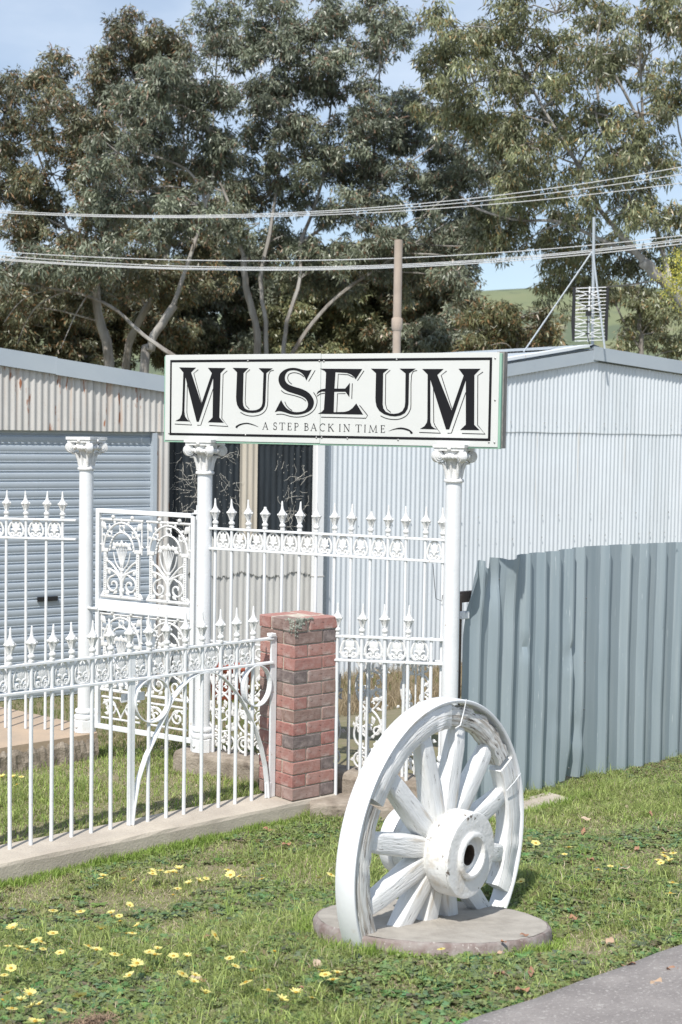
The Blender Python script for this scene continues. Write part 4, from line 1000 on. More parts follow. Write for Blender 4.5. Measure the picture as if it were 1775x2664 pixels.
def fence_sheet(s0, s1, off):
    cols = sorted(set([round(s0, 4), round(s1, 4)] + [round(v, 4) for r in ribs for v in (r - .0361, r - .012, r + .012, r + .028, r + .0481) if s0 < v < s1] + [round(s0 + (s1 - s0) * i / 40, 4) for i in range(41)]))
    rows = 22; vs, fs = [], []
    for i, s in enumerate(cols):
        zt2 = float(np.interp(s, tx, tz)); zb2 = float(np.interp(s, bxs, bzs)) if s > bxs[0] else bzs[0] + .01
        for r in range(rows + 1):
            k = (r / rows) ** .8 if r else 0; z = zb2 + (zt2 - zb2) * k; y = rib_profile(s) + off
            cr = smooth(.75, 1.0, k) * float(np.clip(1 - s / .62, 0, 1)) ** .7                       # crumpled top corner
            y += cr * (.055 * (abs(((s * 4.6 + k * .8) % 2) - 1) * 2 - 1) + .035 * (abs(((s * 9.3 - k * 3) % 2) - 1) * 2 - 1) - .02)
            y += cr * .012 * sin(k * 30)
            y += .005 * sin(s * 3.1 + k * 4.2) + .0012 * sin(s * 13 + k * 19)
            for (ds, dz, rad, dep) in ((ribs[3], 1.02, .03, .03), (ribs[6], .92, .05, .02), (ribs[6] + .02, .99, .03, .025), (ribs[7] - .03, .40, .08, .04), (ribs[8], .80, .04, .012), (ribs[5], .52, .04, .012)):
                q = ((s - ds) ** 2 + (z - dz) ** 2) / rad ** 2
                if q < 4: y += dep * math.exp(-q * 2)
            if z < .30 and abs(s - (ribs[7] - .06)) < .12: y += (.30 - z) * .22 * (1 - abs(s - (ribs[7] - .06)) / .12)
            vs.append((s, y, z))
    for i in range(len(cols) - 1):
        for r in range(rows): a = i * (rows + 1) + r; fs.append((a, a + rows + 1, a + rows + 2, a + 1))
    o = MB().add(vs, fs).build('fence_sheet', M['blue_fence'], bf, True); o.data.set_sharp_from_angle(angle=radians(22)); return o
joint = bpx(1521, 1650)[0]
fence_sheet(topL[0][0], joint + .02, 0.0); fence_sheet(joint - .02, joint + .80, -.006); fence_sheet(joint + .78, joint + 1.56, 0.0); fence_sheet(joint + 1.54, s_end, -.006)
scr = MB().ball((0, 0, 0), .008, 8, 4, (1, .7, 1)).mesh('screw', M['screw'], True)
for i, r in enumerate(ribs):
    if r > 2.8: break
    for zz in (float(np.interp(r, tx, tz)) - .115, float(np.interp(max(r, bxs[0]), bxs, bzs)) + .09):
        if i < 3 and zz > 1: zz -= .02
        link('screw', scr, bf, (r + .056, -.006 + random.uniform(-.002, .002), zz + random.uniform(-.012, .012)))
for zz in (1.32, 1.22, .86, .80, .52): link('screw', scr, bf, (joint + random.uniform(-.012, .012), -.012, zz))
MB().cbox(-.01, .035, .03, .11, 0, 1.42, .006).build('timber_post', M['post_wood'], bf)
bb = bpx(1207, 1600); MB().cbox(bb[0] - .03, bb[0] + .035, -.02, .012, bb[1] - .025, bb[1] + .025, .004).build('bracket', M['iron'], bf)
MB().box(.05, s_end, .06, .10, 1.36, 1.43).build('back_rail', M['post_wood'], bf)
MB().box(.05, s_end, .06, .10, .22, .29).build('back_rail', M['post_wood'], bf)

# ================================================================== WAGON WHEEL ON ITS PAD
pz = float(ground_z(*PADP))
nrm = Vector((-PAD_G[0], -PAD_G[1], 1)).normalized(); PADR = .527
pad = thing('concrete_pad', 'round concrete pad with worn reddish rim set in grass under the wheel', 'pad', (*PADP, pz))
pad.rotation_mode = 'QUATERNION'; pad.rotation_quaternion = Vector((0, 0, 1)).rotation_difference(nrm)
mb = MB(); vs, fs = [], []; NR, NS = 14, 72
for r in range(NR + 1):
    for k in range(NS):
        rr = (PADR - .02) * r / NR; a = 2 * pi * k / NS; vs.append((rr * cos(a), rr * sin(a), .065 + random.uniform(-.0022, .0022)))
for r in range(NR):
    for k in range(NS): k2 = (k + 1) % NS; fs.append((r * NS + k, (r + 1) * NS + k, (r + 1) * NS + k2, r * NS + k2))
mb.add(vs, fs).build('pad_top', M['pad'], pad, True)
mb = MB().lathe([(PADR - .021, .0645), (PADR - .008, .062), (PADR, .05), (PADR + .004, 0), (PADR + .004, -.14)], 72, cap=False)
for i, p in enumerate(mb.v): mb.v[i] = (p[0] * (1 + random.uniform(-.004, .004)), p[1] * (1 + random.uniform(-.004, .004)), p[2] + random.uniform(-.002, .002))
mb.build('pad_rim', M['pad_rim'], pad, True)

WB = radians(51.6); WR = .670; WW = .100
wc = at_depth(1161, 2211, 6.24)
wheel = thing('wagon_wheel', 'large weathered white wooden wagon wheel standing on a concrete pad', 'wheel', (wc.x, wc.y, pz + .05), WB)
zc = wc.z - (pz + .05)
wheel.rotation_euler = (0, 0, WB)
def wadd(mb, name, mat, smooth_=True): return mb.build(name, mat, wheel, smooth_, (0, 0, zc))
wadd(MB().lathe([(WR - .017, .004), (WR - .012, 0), (WR - .004, 0), (WR, .005), (WR, WW - .005), (WR - .004, WW), (WR - .012, WW), (WR - .017, WW - .004), (WR - .017, .004)], 120, axis='y', cap=False), 'tyre', M['tyre'])
def felloe(a0, a1, ro, ri, y0, y1, mat, rough_=.003, eat=0.0):
    """wooden rim block from clock angle a0 to a1"""
    n = 14; mb = MB(); vs, fs = [], []
    c_ = .007
    for i in range(n + 1):
        a = radians(a0 + (a1 - a0) * i / n); e = eat * (.5 + .5 * sin(i * 1.9 + a0)) if eat else 0
        if i in (0, n): a += random.uniform(-.012, .012)
        ring = [(ri + c_, y0), (ro - c_ - e, y0), (ro - e, y0 + c_), (ro - e, y1 - c_), (ro - c_ - e, y1), (ri + c_, y1), (ri, y1 - c_), (ri, y0 + c_)]
        for (r, y) in ring:
            r += random.uniform(-rough_, rough_); vs.append((r * sin(a), y + random.uniform(-rough_, rough_), r * cos(a)))
    for i in range(n):
        for k in range(8): k2 = (k + 1) % 8; fs.append((i * 8 + k, i * 8 + k2, (i + 1) * 8 + k2, (i + 1) * 8 + k))
    fs += [tuple(range(8))[::-1], tuple(n * 8 + k for k in range(8))]
    return wadd(mb.add(vs, fs), 'felloe', mat)
felloe(-58, 3, WR - .018, WR - .128, .008, .088, M['felloe'])
felloe(4.5, 58, WR - .022, WR - .122, .016, .088, M['felloe_bare'], .004, .022)
felloe(61, 121, WR - .018, WR - .126, .012, .088, M['felloe'])
felloe(-119, -60, WR - .018, WR - .124, .008, .088, M['felloe_bare'], .003)
def spoke_mesh(rows_):
    mb = MB(); vs, fs = [], []
    for (r, w_, t_) in rows_:
        for k in range(12):
            q = 2 * pi * (k + .5) / 12; cq, sq = cos(q), sin(q); ex = .36                          # rounded-square section
            vs.append((w_ * math.copysign(abs(cq) ** ex, cq) + random.uniform(-.0015, .0015), t_ * math.copysign(abs(sq) ** ex, sq) + random.uniform(-.0015, .0015), r))
    n = len(rows_)
    for j in range(n - 1):
        for k in range(12): k2 = (k + 1) % 12; fs.append((j * 12 + k, j * 12 + k2, (j + 1) * 12 + k2, (j + 1) * 12 + k))
    fs += [tuple(range(12))[::-1], tuple((n - 1) * 12 + k for k in range(12))]
    return mb.add(vs, fs).mesh('spoke', M['spoke'], True)
for i in range(12):
    an_ = 15 + 30 * i; low = 120 < an_ < 240
    sm = spoke_mesh([(.15, .047, .044), (.22, .050, .043), (.34, .048, .038), (.46, .045, .033)] + ([(.53, .043, .031), (.60, .041, .030)] if low else [(.525, .041, .028), (.558, .026, .016)]))
    link('spoke', sm, wheel, (0, .048, zc), (0, radians(an_), 0))
hub = wadd(MB().lathe([(.182, -.122), (.189, -.115), (.189, -.025), (.182, -.018), (.168, -.012), (.165, .005), (.165, .115), (.160, .125), (.142, .20)], 56, axis='y', cap=False), 'hub', M['wheel_paint'])
def hadd(mb, name, mat): return mb.build(name, mat, hub, True)
hadd(MB().lathe([(.183, -.118), (.189, -.128), (.186, -.134), (.176, -.136), (.102, -.132)], 56, axis='y', cap=False), 'front_band', M['wheel_paint'])
hadd(MB().lathe([(.104, -.131), (.106, -.146), (.098, -.152), (.084, -.150), (.079, -.140), (.078, -.108)], 48, axis='y', cap=False), 'nave_ring', M['wheel_paint'])
hadd(MB().lathe([(.079, -.112), (.066, -.110), (.055, -.114), (.050, -.122), (.046, -.121)], 40, axis='y', cap=False), 'axle_box', M['wheel_paint'])
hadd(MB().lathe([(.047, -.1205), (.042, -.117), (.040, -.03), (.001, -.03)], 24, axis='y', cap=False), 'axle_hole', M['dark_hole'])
hadd(MB().lathe([(.125, .196), (.146, .198), (.150, .206), (.150, .262), (.145, .268), (.03, .268)], 48, axis='y', cap=False), 'rear_band', M['tyre'])
hadd(MB().lathe([(.150, .150), (.1535, .17), (.148, .193)], 48, axis='y', cap=False), 'worn_end_grain', M['wheel_wood'])
strg = [(.13, -.006, .66), (.125, .004, .60), (.10, .004, .545), (.07, .01, .535)]
wadd(MB().tube(strg, .0028, 5), 'string', M['iron']); wadd(MB().tube([(.50, .0, .17), (.56, -.004, .20), (.63, .002, .23)], .0022, 5), 'string', M['iron'])

# ---- orange tub by the lean-to
tubp = on_z(598, 1815, -.60)
tub = thing('plastic_tub', 'orange red plastic tub on the yard behind the iron fences', 'tub', (tubp.x, tubp.y, float(ground_z(tubp.x, tubp.y))))
MB().lathe([(.19, 0), (.21, .02), (.26, .34), (.275, .35), (.275, .37), (.25, .37), (.20, .04)], 24, cap=False).build('tub_body', M['orange'], tub, True)
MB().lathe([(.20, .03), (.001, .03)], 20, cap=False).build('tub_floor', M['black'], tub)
MB().tube(circ(0, .28, .12, 0, pi, 10, -.29), .008, 6).build('handle', M['black'], tub, True)

# ================================================================== GRASS AND WEEDS
def proj_np(x, y, z):
    ex, ey, ez = x, y, z - CZ
    fx = ex * Fw.x + ey * Fw.y + ez * Fw.z; rx = ex * Rt.x + ey * Rt.y + ez * Rt.z; ux = ex * Up.x + ey * Up.y + ez * Up.z
    return CX + F * rx / fx, CY - F * ux / fx
def ground_np(x, y): return ground_full(x, y)
def seen(x, y, mg=160):
    px_, py_ = proj_np(x, y, ground_np(x, y)); return (px_ > -mg) & (px_ < 1775 + mg) & (py_ < 2664 + mg * 1.5)
def bare(x, y):
    """true where something solid covers the soil"""
    s, t = (x - P0[0]) * UX + (y - P0[1]) * UY, (x - P0[0]) * NX + (y - P0[1]) * NY
    b = (s < .40) & (t > -.115) & (t < .185)                                              # street kerb
    b |= ((x - PADP[0]) ** 2 + (y - PADP[1]) ** 2) < (PADR + .004) ** 2
    b |= t > 3.73 + .012 * s + .05 * (vnoise(s, s * 0, 2.6, 8) - .5) + .03 * (vnoise(s, s * 0, 9, 9) - .5)
    b |= (s > .26) & (s < 1.74) & (t > .87) & (t < 1.09)
    d = Vector((rb.x - ra.x, rb.y - ra.y)).normalized(); u = (x - ra.x) * d.x + (y - ra.y) * d.y; v = (x - ra.x) * d.y - (y - ra.y) * d.x
    b |= (u > -.3) & (u < .9) & (abs(v) < .16)
    u = (x - TALL_A[0]) * td.x + (y - TALL_A[1]) * td.y; v = (x - TALL_A[0]) * td.y - (y - TALL_A[1]) * td.x
    b |= (u > -.17) & (u < tlen + .06) & (v > -.13) & (v < .13)
    ex, ey = -1.77, 10.39; ddx, ddy = -.7156, -.699; u = (x - ex) * ddx + (y - ey) * ddy; v = (x - ex) * ddy - (y - ey) * ddx
    b |= (u > -.05) & (u < 2.5) & (v > -.02) & (v < 1.2) & (x < -1.75) & (y - 10.62 < -(x + 1.86) * .80 + .0)
    b |= (s > b_s0) & (t < .64) & (t > -2.5)                                              # behind the sheet fence
    return b
def blades(x, y, h, w, lean, col, droop=.35):
    """curved three-sided blades standing at x, y"""
    n = len(x); z = ground_np(x, y) - .004; a = rng.uniform(0, 2 * pi, n); b = rng.uniform(0, 2 * pi, n)
    dx, dy = np.cos(a), np.sin(a); wx, wy = -np.sin(b) * w / 2, np.cos(b) * w / 2
    mx, my, mz = x + dx * lean * h * .35, y + dy * lean * h * .35, z + h * (.62 - .1 * lean)
    tx_, ty_, tz_ = x + dx * lean * h, y + dy * lean * h, z + h * (1 - droop * lean)
    V = np.stack([np.stack([x - wx, y - wy, z], 1), np.stack([x + wx, y + wy, z], 1), np.stack([mx - wx * .8, my - wy * .8, mz], 1), np.stack([mx + wx * .8, my + wy * .8, mz], 1), np.stack([tx_, ty_, tz_], 1)], 1).reshape(-1, 3)
    o = np.arange(n)[:, None] * 5; T = np.concatenate([o + [0, 1, 3], o + [0, 3, 2], o + [2, 3, 4]], 0)
    C_ = np.repeat(col, 5, 0)
    return V, T, C_
def join(parts):
    V, T, C_ = [], [], []; o = 0
    for v, t, c in parts: V.append(v); T.append(t + o); C_.append(c); o += len(v)
    return np.concatenate(V), np.concatenate(T), np.concatenate(C_)
def pick(n, s0, s1, t0, t1, mg=160):
    s = rng.uniform(s0, s1, n); t = rng.uniform(t0, t1, n); x = P0[0] + s * UX + t * NX; y = P0[1] + s * UY + t * NY
    k = seen(x, y, mg) & ~bare(x, y); return x[k], y[k]
def mixc(a, b, k): return np.asarray(a)[None] * (1 - k[:, None]) + np.asarray(b)[None] * k[:, None]
def turf(n, s0, s1, t0, t1):
    x, y = pick(n // 12, s0, s1, t0, t1); x = np.repeat(x, 12); y = np.repeat(y, 12); m_ = len(x)
    sp = np.repeat(rng.uniform(.006, .022, m_ // 12), 12); x = x + rng.normal(0, 1, m_) * sp; y = y + rng.normal(0, 1, m_) * sp; kk = ~bare(x, y)
    tone_ = np.repeat(rng.uniform(.68, 1.28, m_ // 12), 12)[kk]; tall_ = np.repeat(rng.uniform(.6, 1.5, m_ // 12), 12)[kk]; x, y = x[kk], y[kk]; m_ = len(x); n1 = vnoise(x, y, 1.1, 1); n2 = vnoise(x, y, 3.3, 2); n3 = vnoise(x, y, 9, 5)
    lush = np.clip(.55 * n1 + .45 * n2, 0, 1); lush = smooth(.28, .68, lush)
    h = (.020 + .034 * lush * (.5 + n3)) * rng.uniform(.4, 1.0, m_) * (1 + .9 * (rng.random(m_) < .10)) * 1.05; w_ = rng.uniform(.0024, .0052, m_)
    u = rng.random(m_)
    col = mixc((.17, .22, .065), (.36, .42, .15), rng.random(m_) ** 1.3)
    col = np.where((u < .12 + .10 * lush)[:, None], mixc((.48, .56, .20), (.38, .47, .14), rng.random(m_)), col)
    straw = u > (.40 + .40 * lush); col = np.where(straw[:, None], mixc((.56, .50, .36), (.36, .29, .19), rng.random(m_)), col)
    h = np.where(straw, h * .75, h); lean = rng.uniform(.1, 1.1, m_) + straw * .4
    return blades(x, y, h * tall_, w_, lean, col * tone_[:, None] * 1.1)
P_out = [turf(520000, -3.7, 3.6, .17, 3.72)]
x, y = pick(12000, -3.7, 3.6, .17, 3.6); k = vnoise(x, y, 1.3, 21) > .60; x, y = x[k], y[k]; m_ = len(x)      # taller tufts
P_out.append(blades(x, y, rng.uniform(.035, .085, m_), rng.uniform(.003, .0065, m_), rng.uniform(.2, .9, m_), mixc((.18, .29, .055), (.40, .52, .14), rng.random(m_))))
e_s = rng.uniform(-2.8, .40, 5200); e_t = .19 + np.abs(rng.normal(0, .05, 5200)); x, y = P0[0] + e_s * UX + e_t * NX, P0[1] + e_s * UY + e_t * NY; m_ = len(x)   # uncut edge along the kerb
P_out.append(blades(x, y, rng.uniform(.03, .075, m_) * (.5 + vnoise(x, y, 4, 31)), rng.uniform(.003, .006, m_), rng.uniform(.1, .8, m_), mixc((.18, .29, .055), (.40, .52, .14), rng.random(m_))))
a_ = rng.uniform(0, 2 * pi, 3800); r_ = PADR + .01 + np.abs(rng.normal(0, .04, 3800)); x, y = PADP[0] + r_ * np.cos(a_), PADP[1] + r_ * np.sin(a_); m_ = len(x)          # tufts round the pad
P_out.append(blades(x, y, rng.uniform(.02, .075, m_) * (.35 + vnoise(x, y, 5, 33)), rng.uniform(.003, .006, m_), rng.uniform(.1, .8, m_), mixc((.18, .29, .055), (.40, .52, .14), rng.random(m_))))
e_s = rng.uniform(.2, 1.8, 1800); e_t = np.where(rng.random(1800) < .8, 1.10 + np.abs(rng.normal(0, .035, 1800)), .855 - np.abs(rng.normal(0, .02, 1800))); x, y = P0[0] + e_s * UX + e_t * NX, P0[1] + e_s * UY + e_t * NY; m_ = len(x)
P_out.append(blades(x, y, rng.uniform(.03, .09, m_), rng.uniform(.003, .006, m_), rng.uniform(.1, .7, m_), mixc((.18, .29, .055), (.40, .52, .14), rng.random(m_))))
e_s = b_s0 + rng.uniform(.3, 3.6, 9000); e_t = .66 + np.abs(rng.normal(0, .13, 9000)); x, y = P0[0] + e_s * UX + e_t * NX, P0[1] + e_s * UY + e_t * NY; m_ = len(x)      # dry litter under the sheet fence
P_out.append(blades(x, y, rng.uniform(.01, .05, m_), rng.uniform(.002, .005, m_), rng.uniform(.6, 1.8, m_), mixc((.38, .31, .21), (.22, .17, .11), rng.random(m_))))
tag(link('lawn_grass', tri_mesh('lawn_grass', *join(P_out)[:2], M['blade'], join(P_out)[2])), 'short green lawn mixed with straw on the bank before the fence', 'grass', kind='stuff')
P_in = [turf(150000, -4.6, .3, -2.4, -.10)]
x, y = pick(7000, -4.6, .3, -2.4, -.1); m_ = len(x)
P_in.append(blades(x, y, rng.uniform(.03, .08, m_), rng.uniform(.003, .007, m_), rng.uniform(.2, .9, m_), mixc((.18, .29, .055), (.40, .52, .14), rng.random(m_))))
J = join(P_in); tag(link('garden_grass', tri_mesh('garden_grass', J[0], J[1], M['blade'], J[2])), 'bright green grass in the garden strip behind the low fence', 'grass', kind='stuff')
# dry yard grass between the fences and the sheds
n = 110000; x = rng.uniform(-4.4, 5.5, n); y = rng.uniform(9.6, 18.5, n); s_, t_ = (x - P0[0]) * UX + (y - P0[1]) * UY, (x - P0[0]) * NX + (y - P0[1]) * NY
k = seen(x, y, 60) & ~bare(x, y) & (t_ < .62) & ((x - TALL_A[0]) * td.y - (y - TALL_A[1]) * td.x < -.12) ; x, y = x[k], y[k]; m_ = len(x)
right = smooth(-.9, .1, x); dry = np.clip(right * .8 + vnoise(x, y, .8, 41) * .5, 0, 1)
h = rng.uniform(.02, .07, m_) + right * smooth(10.5, 13, y) * rng.uniform(.0, .16, m_)
col = np.where((rng.random(m_) < dry)[:, None], mixc((.44, .36, .24), (.27, .21, .135), rng.random(m_)), mixc((.12, .17, .04), (.20, .25, .07), rng.random(m_)))
J = blades(x, y, h, rng.uniform(.004, .009, m_), rng.uniform(.1, .9, m_), col)
tag(link('yard_grass', tri_mesh('yard_grass', J[0], J[1], M['blade'], J[2])), 'dry straw coloured grass in the yard before the white shed', 'grass', kind='stuff')

# broad-leaf weeds: rosettes of lobed leaves, clustered in patches
def rosettes(x, y, scale_):
    V, T, C_ = [], [], []; o = 0; z = ground_np(x, y)
    lobes = np.array([(0, .05), (.18, .10), (.30, .30), (.38, .14), (.52, .38), (.60, .16), (.76, .34), (.88, .20), (1.0, 0)])
    for i in range(len(x)):
        base = (.135 + .11 * random.random(), .185 + .12 * random.random(), .08 + .06 * random.random())
        for j in range(random.randint(5, 8)):
            a = random.uniform(0, 6.28); l = scale_ * random.uniform(.025, .055); up = random.uniform(.1, .75); ca, sa = cos(a), sin(a); sh_ = random.uniform(.7, 1.35)
            mid, le, ri = [], [], []
            for (u, wv) in lobes:
                r = u * l; zz = z[i] + .006 + up * l * (u - .62 * u * u)
                mid.append((x[i] + ca * r, y[i] + sa * r, zz)); q = wv * l * .9
                le.append((x[i] + ca * r - sa * q, y[i] + sa * r + ca * q, zz + q * .25)); ri.append((x[i] + ca * r + sa * q, y[i] + sa * r - ca * q, zz + q * .25))
            n = len(lobes); V += mid + le + ri; C_ += [tuple(c * sh_ for c in base)] * (3 * n)
            for k in range(n - 1):
                T += [(o + k, o + k + 1, o + n + k + 1), (o + k, o + n + k + 1, o + n + k), (o + k + 1, o + k, o + 2 * n + k), (o + k + 1, o + 2 * n + k, o + 2 * n + k + 1)]
            o += 3 * n
    return np.array(V), np.array(T), np.array(C_)
x, y = pick(10000, -3.6, 3.4, .25, 3.68, 60); p_, q_ = proj_np(x, y, ground_np(x, y))
dens = vnoise(x, y, 1.5, 51) * .6 + vnoise(x, y, 4.2, 52) * .4 + .16 * smooth(2200, 2450, q_) - .10 * smooth(900, 1500, p_) * (1 - smooth(2150, 2350, q_))
k = dens > .50 + .22 * (rng.random(len(x)) - .5); x, y = x[k], y[k]
J = rosettes(x, y, 1.0)
tag(link('lawn_weeds', tri_mesh('lawn_weeds', J[0], J[1], M['blade'], J[2])), 'patches of dark lobed weed leaves spreading through the lawn', 'weeds', kind='stuff')

# clover-like small leaves filling between them
x, y = pick(90000, -3.6, 3.4, .22, 3.7, 60); k = (vnoise(x, y, 1.5, 51) * .6 + vnoise(x, y, 4.2, 52) * .4) > .40 + .2 * (rng.random(len(x)) - .5); x, y = x[k], y[k]; m_ = len(x)
z = ground_np(x, y) + rng.uniform(.005, .032, m_); a = rng.uniform(0, 2 * pi, m_); l = rng.uniform(.007, .016, m_); ca, sa = np.cos(a), np.sin(a); tl_ = rng.uniform(-.5, .5, m_) * l
V = np.stack([np.stack([x, y, z], 1), np.stack([x + ca * l * .6 - sa * l * .5, y + sa * l * .6 + ca * l * .5, z + tl_], 1), np.stack([x + ca * l * 1.2, y + sa * l * 1.2, z + tl_ * .4], 1), np.stack([x + ca * l * .6 + sa * l * .5, y + sa * l * .6 - ca * l * .5, z - tl_], 1)], 1).reshape(-1, 3)
o = np.arange(m_)[:, None] * 4; T = np.concatenate([o + [0, 1, 2], o + [0, 2, 3]], 0)
tag(link('clover', tri_mesh('clover', V, T, M['blade'], np.repeat(mixc((.15, .20, .07), (.31, .375, .14), rng.random(m_)), 4, 0))), 'low clover leaves covering the soil between the lawn weeds', 'clover', kind='stuff')

# ---- yellow daisies
def on_ground(x, y):
    d = ray(x, y); lo, hi = 2.0, 40.0
    for _ in range(50):
        mid = (lo + hi) / 2; P = CAM + d * mid
        if P.z < float(ground_full(P.x, P.y)) + .085: hi = mid
        else: lo = mid
    return CAM + d * hi
def petal_mesh(n, r, cup):
    vs, fs = [], []
    for k in range(n):
        a = 2 * pi * k / n + random.uniform(-.06, .06); rr = r * random.uniform(.88, 1.08); w_ = .30 * r; c, s = cos(a), sin(a); up = cup * random.uniform(.6, 1.4); o = len(vs)
        for (u, wv, zz) in ((.18, .12, .0), (.55, .5, up * .5), (.85, .46, up * .85), (1.0, .14, up * .95)):
            vs += [(c * u * rr - s * wv * w_, s * u * rr + c * wv * w_, zz * rr), (c * u * rr + s * wv * w_, s * u * rr - c * wv * w_, zz * rr)]
        for j in range(3): fs.append((o + 2 * j, o + 2 * j + 1, o + 2 * j + 3, o + 2 * j + 2))
    return MB().add(vs, fs).mesh('petals', M['petal'])
PET = [petal_mesh(random.randint(13, 17), .0235, c) for c in (.12, .25, .4, .0)]
DISC = MB().ball((0, 0, .001), .0072, 8, 5, (1, 1, .6)).mesh('disc', M['disc'], True)
STEM = MB().tube([(0, 0, -.105), (.003, .002, -.045), (0, 0, 0)], [.0015, .0013, .0016], 5).mesh('stem', M['stem'], True)
z7 = lambda p: (p[0] * .574, 2050 + p[1] * .574)
zr = lambda p: (1200 + p[0] * .3667, 1950 + p[1] * .3667)
z2f = lambda p: (p[0] * .4847, 1550 + p[1] * .4847)
FL = [z7(p) for p in [(590, 370), (468, 398), (455, 408), (690, 378), (692, 390), (728, 373), (765, 382), (785, 381), (800, 385), (812, 366), (560, 413), (605, 420), (935, 410), (905, 424), (855, 432), (805, 458), (785, 485), (1035, 372), (1045, 395), (1085, 402), (1110, 405), (1187, 398), (1187, 413), (1445, 408), (1500, 393), (588, 532), (240, 556), (365, 560), (343, 580), (503, 566), (508, 583), (540, 580), (545, 605), (458, 640), (620, 624), (600, 658), (573, 660), (975, 668), (103, 647), (240, 660), (57, 635), (165, 690), (188, 697), (35, 718), (88, 727), (125, 732), (195, 730), (272, 747), (320, 730), (403, 718), (437, 735), (520, 754), (553, 758), (678, 745), (715, 728), (703, 757), (787, 762), (848, 762), (1105, 747), (1042, 773), (1245, 741), (1067, 808), (622, 796), (600, 810), (587, 850), (50, 818), (20, 848), (447, 798), (827, 843), (885, 850), (880, 878), (1145, 830), (1115, 882), (1462, 831), (1475, 848), (1530, 838), (1510, 870), (1217, 918), (930, 930), (363, 942), (1277, 960), (1343, 928), (1415, 952), (35, 930), (12, 962), (95, 962), (135, 936), (178, 980), (140, 993), (55, 1000), (272, 1008), (160, 1060)]]
FL += [zr(p) for p in [(530, 665), (765, 695), (735, 745), (490, 838), (500, 855), (425, 940), (105, 1005), (150, 965), (975, 853), (1060, 830), (1135, 823), (1435, 735), (1447, 760), (1505, 735), (1400, 785), (1418, 805), (1480, 793), (1503, 945), (1485, 1020)]]
FL += [z2f(p) for p in [(10, 972), (70, 972), (115, 973), (90, 1013)]] + [(1148, 2473 - 4)]
for i, (x, y) in enumerate(FL):
    P = on_ground(x, y)
    f_ = thing('daisy_flower', ('pale yellow daisy growing in the garden strip behind the low iron fence' if st(P.x, P.y)[1] < 0 else 'pale yellow daisy at the front edge of the round concrete pad' if abs(x - 1148) < 1 else 'pale yellow daisy growing in the lawn between the wheel and the sheet fence' if x > 1200 else 'pale yellow daisy growing in the lawn between the road and the low fence'), 'flower', P, random.uniform(0, 6.28), 'yellow daisies in the grass')
    tilt = (random.gauss(-.10, .22), random.gauss(0, .25), 0); sc = random.uniform(.75, 1.3)
    f_.rotation_euler = (tilt[0], tilt[1], random.uniform(-.6, .6)); f_.scale = (sc, sc, sc)
    link('petals', random.choice(PET), f_, None, (0, 0, random.uniform(0, 6))); link('disc', DISC, f_); link('stem', STEM, f_)

# ---- fallen leaves and dry clumps
for i in range(4):
    pass
LM = []
for v in range(4):
    mb = MB(); l, w_, cu = random.uniform(.05, .08), random.uniform(.014, .022), random.uniform(-.3, .5); vs = []
    for j in range(6):
        u = j / 5; ww = w_ * sin(pi * (.08 + .88 * u)); zz = cu * l * u * (1 - u) + .006 * sin(u * 7)
        vs += [(l * (u - .5), -ww, zz + .004), (l * (u - .5), 0, zz), (l * (u - .5), ww, zz + .005)]
    fs = []
    for j in range(5): a = 3 * j; fs += [(a, a + 1, a + 4, a + 3), (a + 1, a + 2, a + 5, a + 4)]
    LM.append(mb.add(vs, fs).mesh('fallen_leaf', M['dead_leaf'], True))
LP = [z7(p) for p in [(950, 615), (890, 800), (915, 815), (1345, 848), (1438, 738), (195, 183 + 20), (1300, 212), (1215, 148), (515, 300 + 40)]] + [zr(p) for p in [(1165, 768), (920, 705), (870, 515), (1350, 392), (1180, 348), (890, 428), (1250, 632), (1445, 640), (1060, 1270), (275, 1490), (500, 1480), (1390, 1550), (440, 1600), (1190, 1430), (1500, 1455), (800, 1110)]]
for x, y in LP:
    P = on_ground(x, y); P.z = float(ground_full(P.x, P.y)) + .028
    o = tag(link('fallen_leaf', random.choice(LM), None, P, (random.uniform(-.3, .3), random.uniform(-.3, .3), random.uniform(0, 6))), 'dry brown gum leaf fallen on the lawn', 'leaf', 'fallen leaves on the lawn')
for i, (x, y) in enumerate([zr(p) for p in [(450, 1286), (302, 1322), (275, 1420)]]):
    P = on_ground(x, y); o = tag(link('fallen_leaf', LM[i], None, (P.x, P.y, pz + .072 + (P.x - PADP[0]) * PAD_G[0] + (P.y - PADP[1]) * PAD_G[1]), (.1, .05, i * 2.0), (.6, .6, .6)), 'dry brown leaf lying on the round concrete pad', 'leaf', 'leaves on the concrete pad')
for (p, r, lab) in [((445, 990), .075, 'small clump of dry brown grass clippings among the daisies'), ((270, 1045), .10, 'larger heap of dry brown grass clippings among the daisies')]:
    P = on_ground(*z7(p)); n = 900; gz = float(ground_full(P.x, P.y))
    x = P.x + rng.normal(0, r * .55, n); y = P.y + rng.normal(0, r * .35, n); zz = gz + np.abs(rng.normal(0, .018, n)) + .012
    a = rng.uniform(0, 2 * pi, n); l = rng.uniform(.012, .035, n); e = rng.uniform(-.6, .8, n); wd = .0022
    A = np.stack([x, y, zz], 1); D_ = np.stack([np.cos(a) * np.cos(e), np.sin(a) * np.cos(e), np.sin(e)], 1) * l[:, None]; W_ = np.stack([-np.sin(a), np.cos(a), np.zeros(n)], 1) * wd
    V = np.stack([A - W_, A + W_, A + D_], 1).reshape(-1, 3); T = np.arange(3 * n).reshape(-1, 3)
    tag(link('grass_clump', tri_mesh('grass_clump', V, T, M['clod'], np.repeat(mixc((.30, .21, .14), (.15, .10, .07), rng.random(n)), 3, 0))), lab, 'clump')

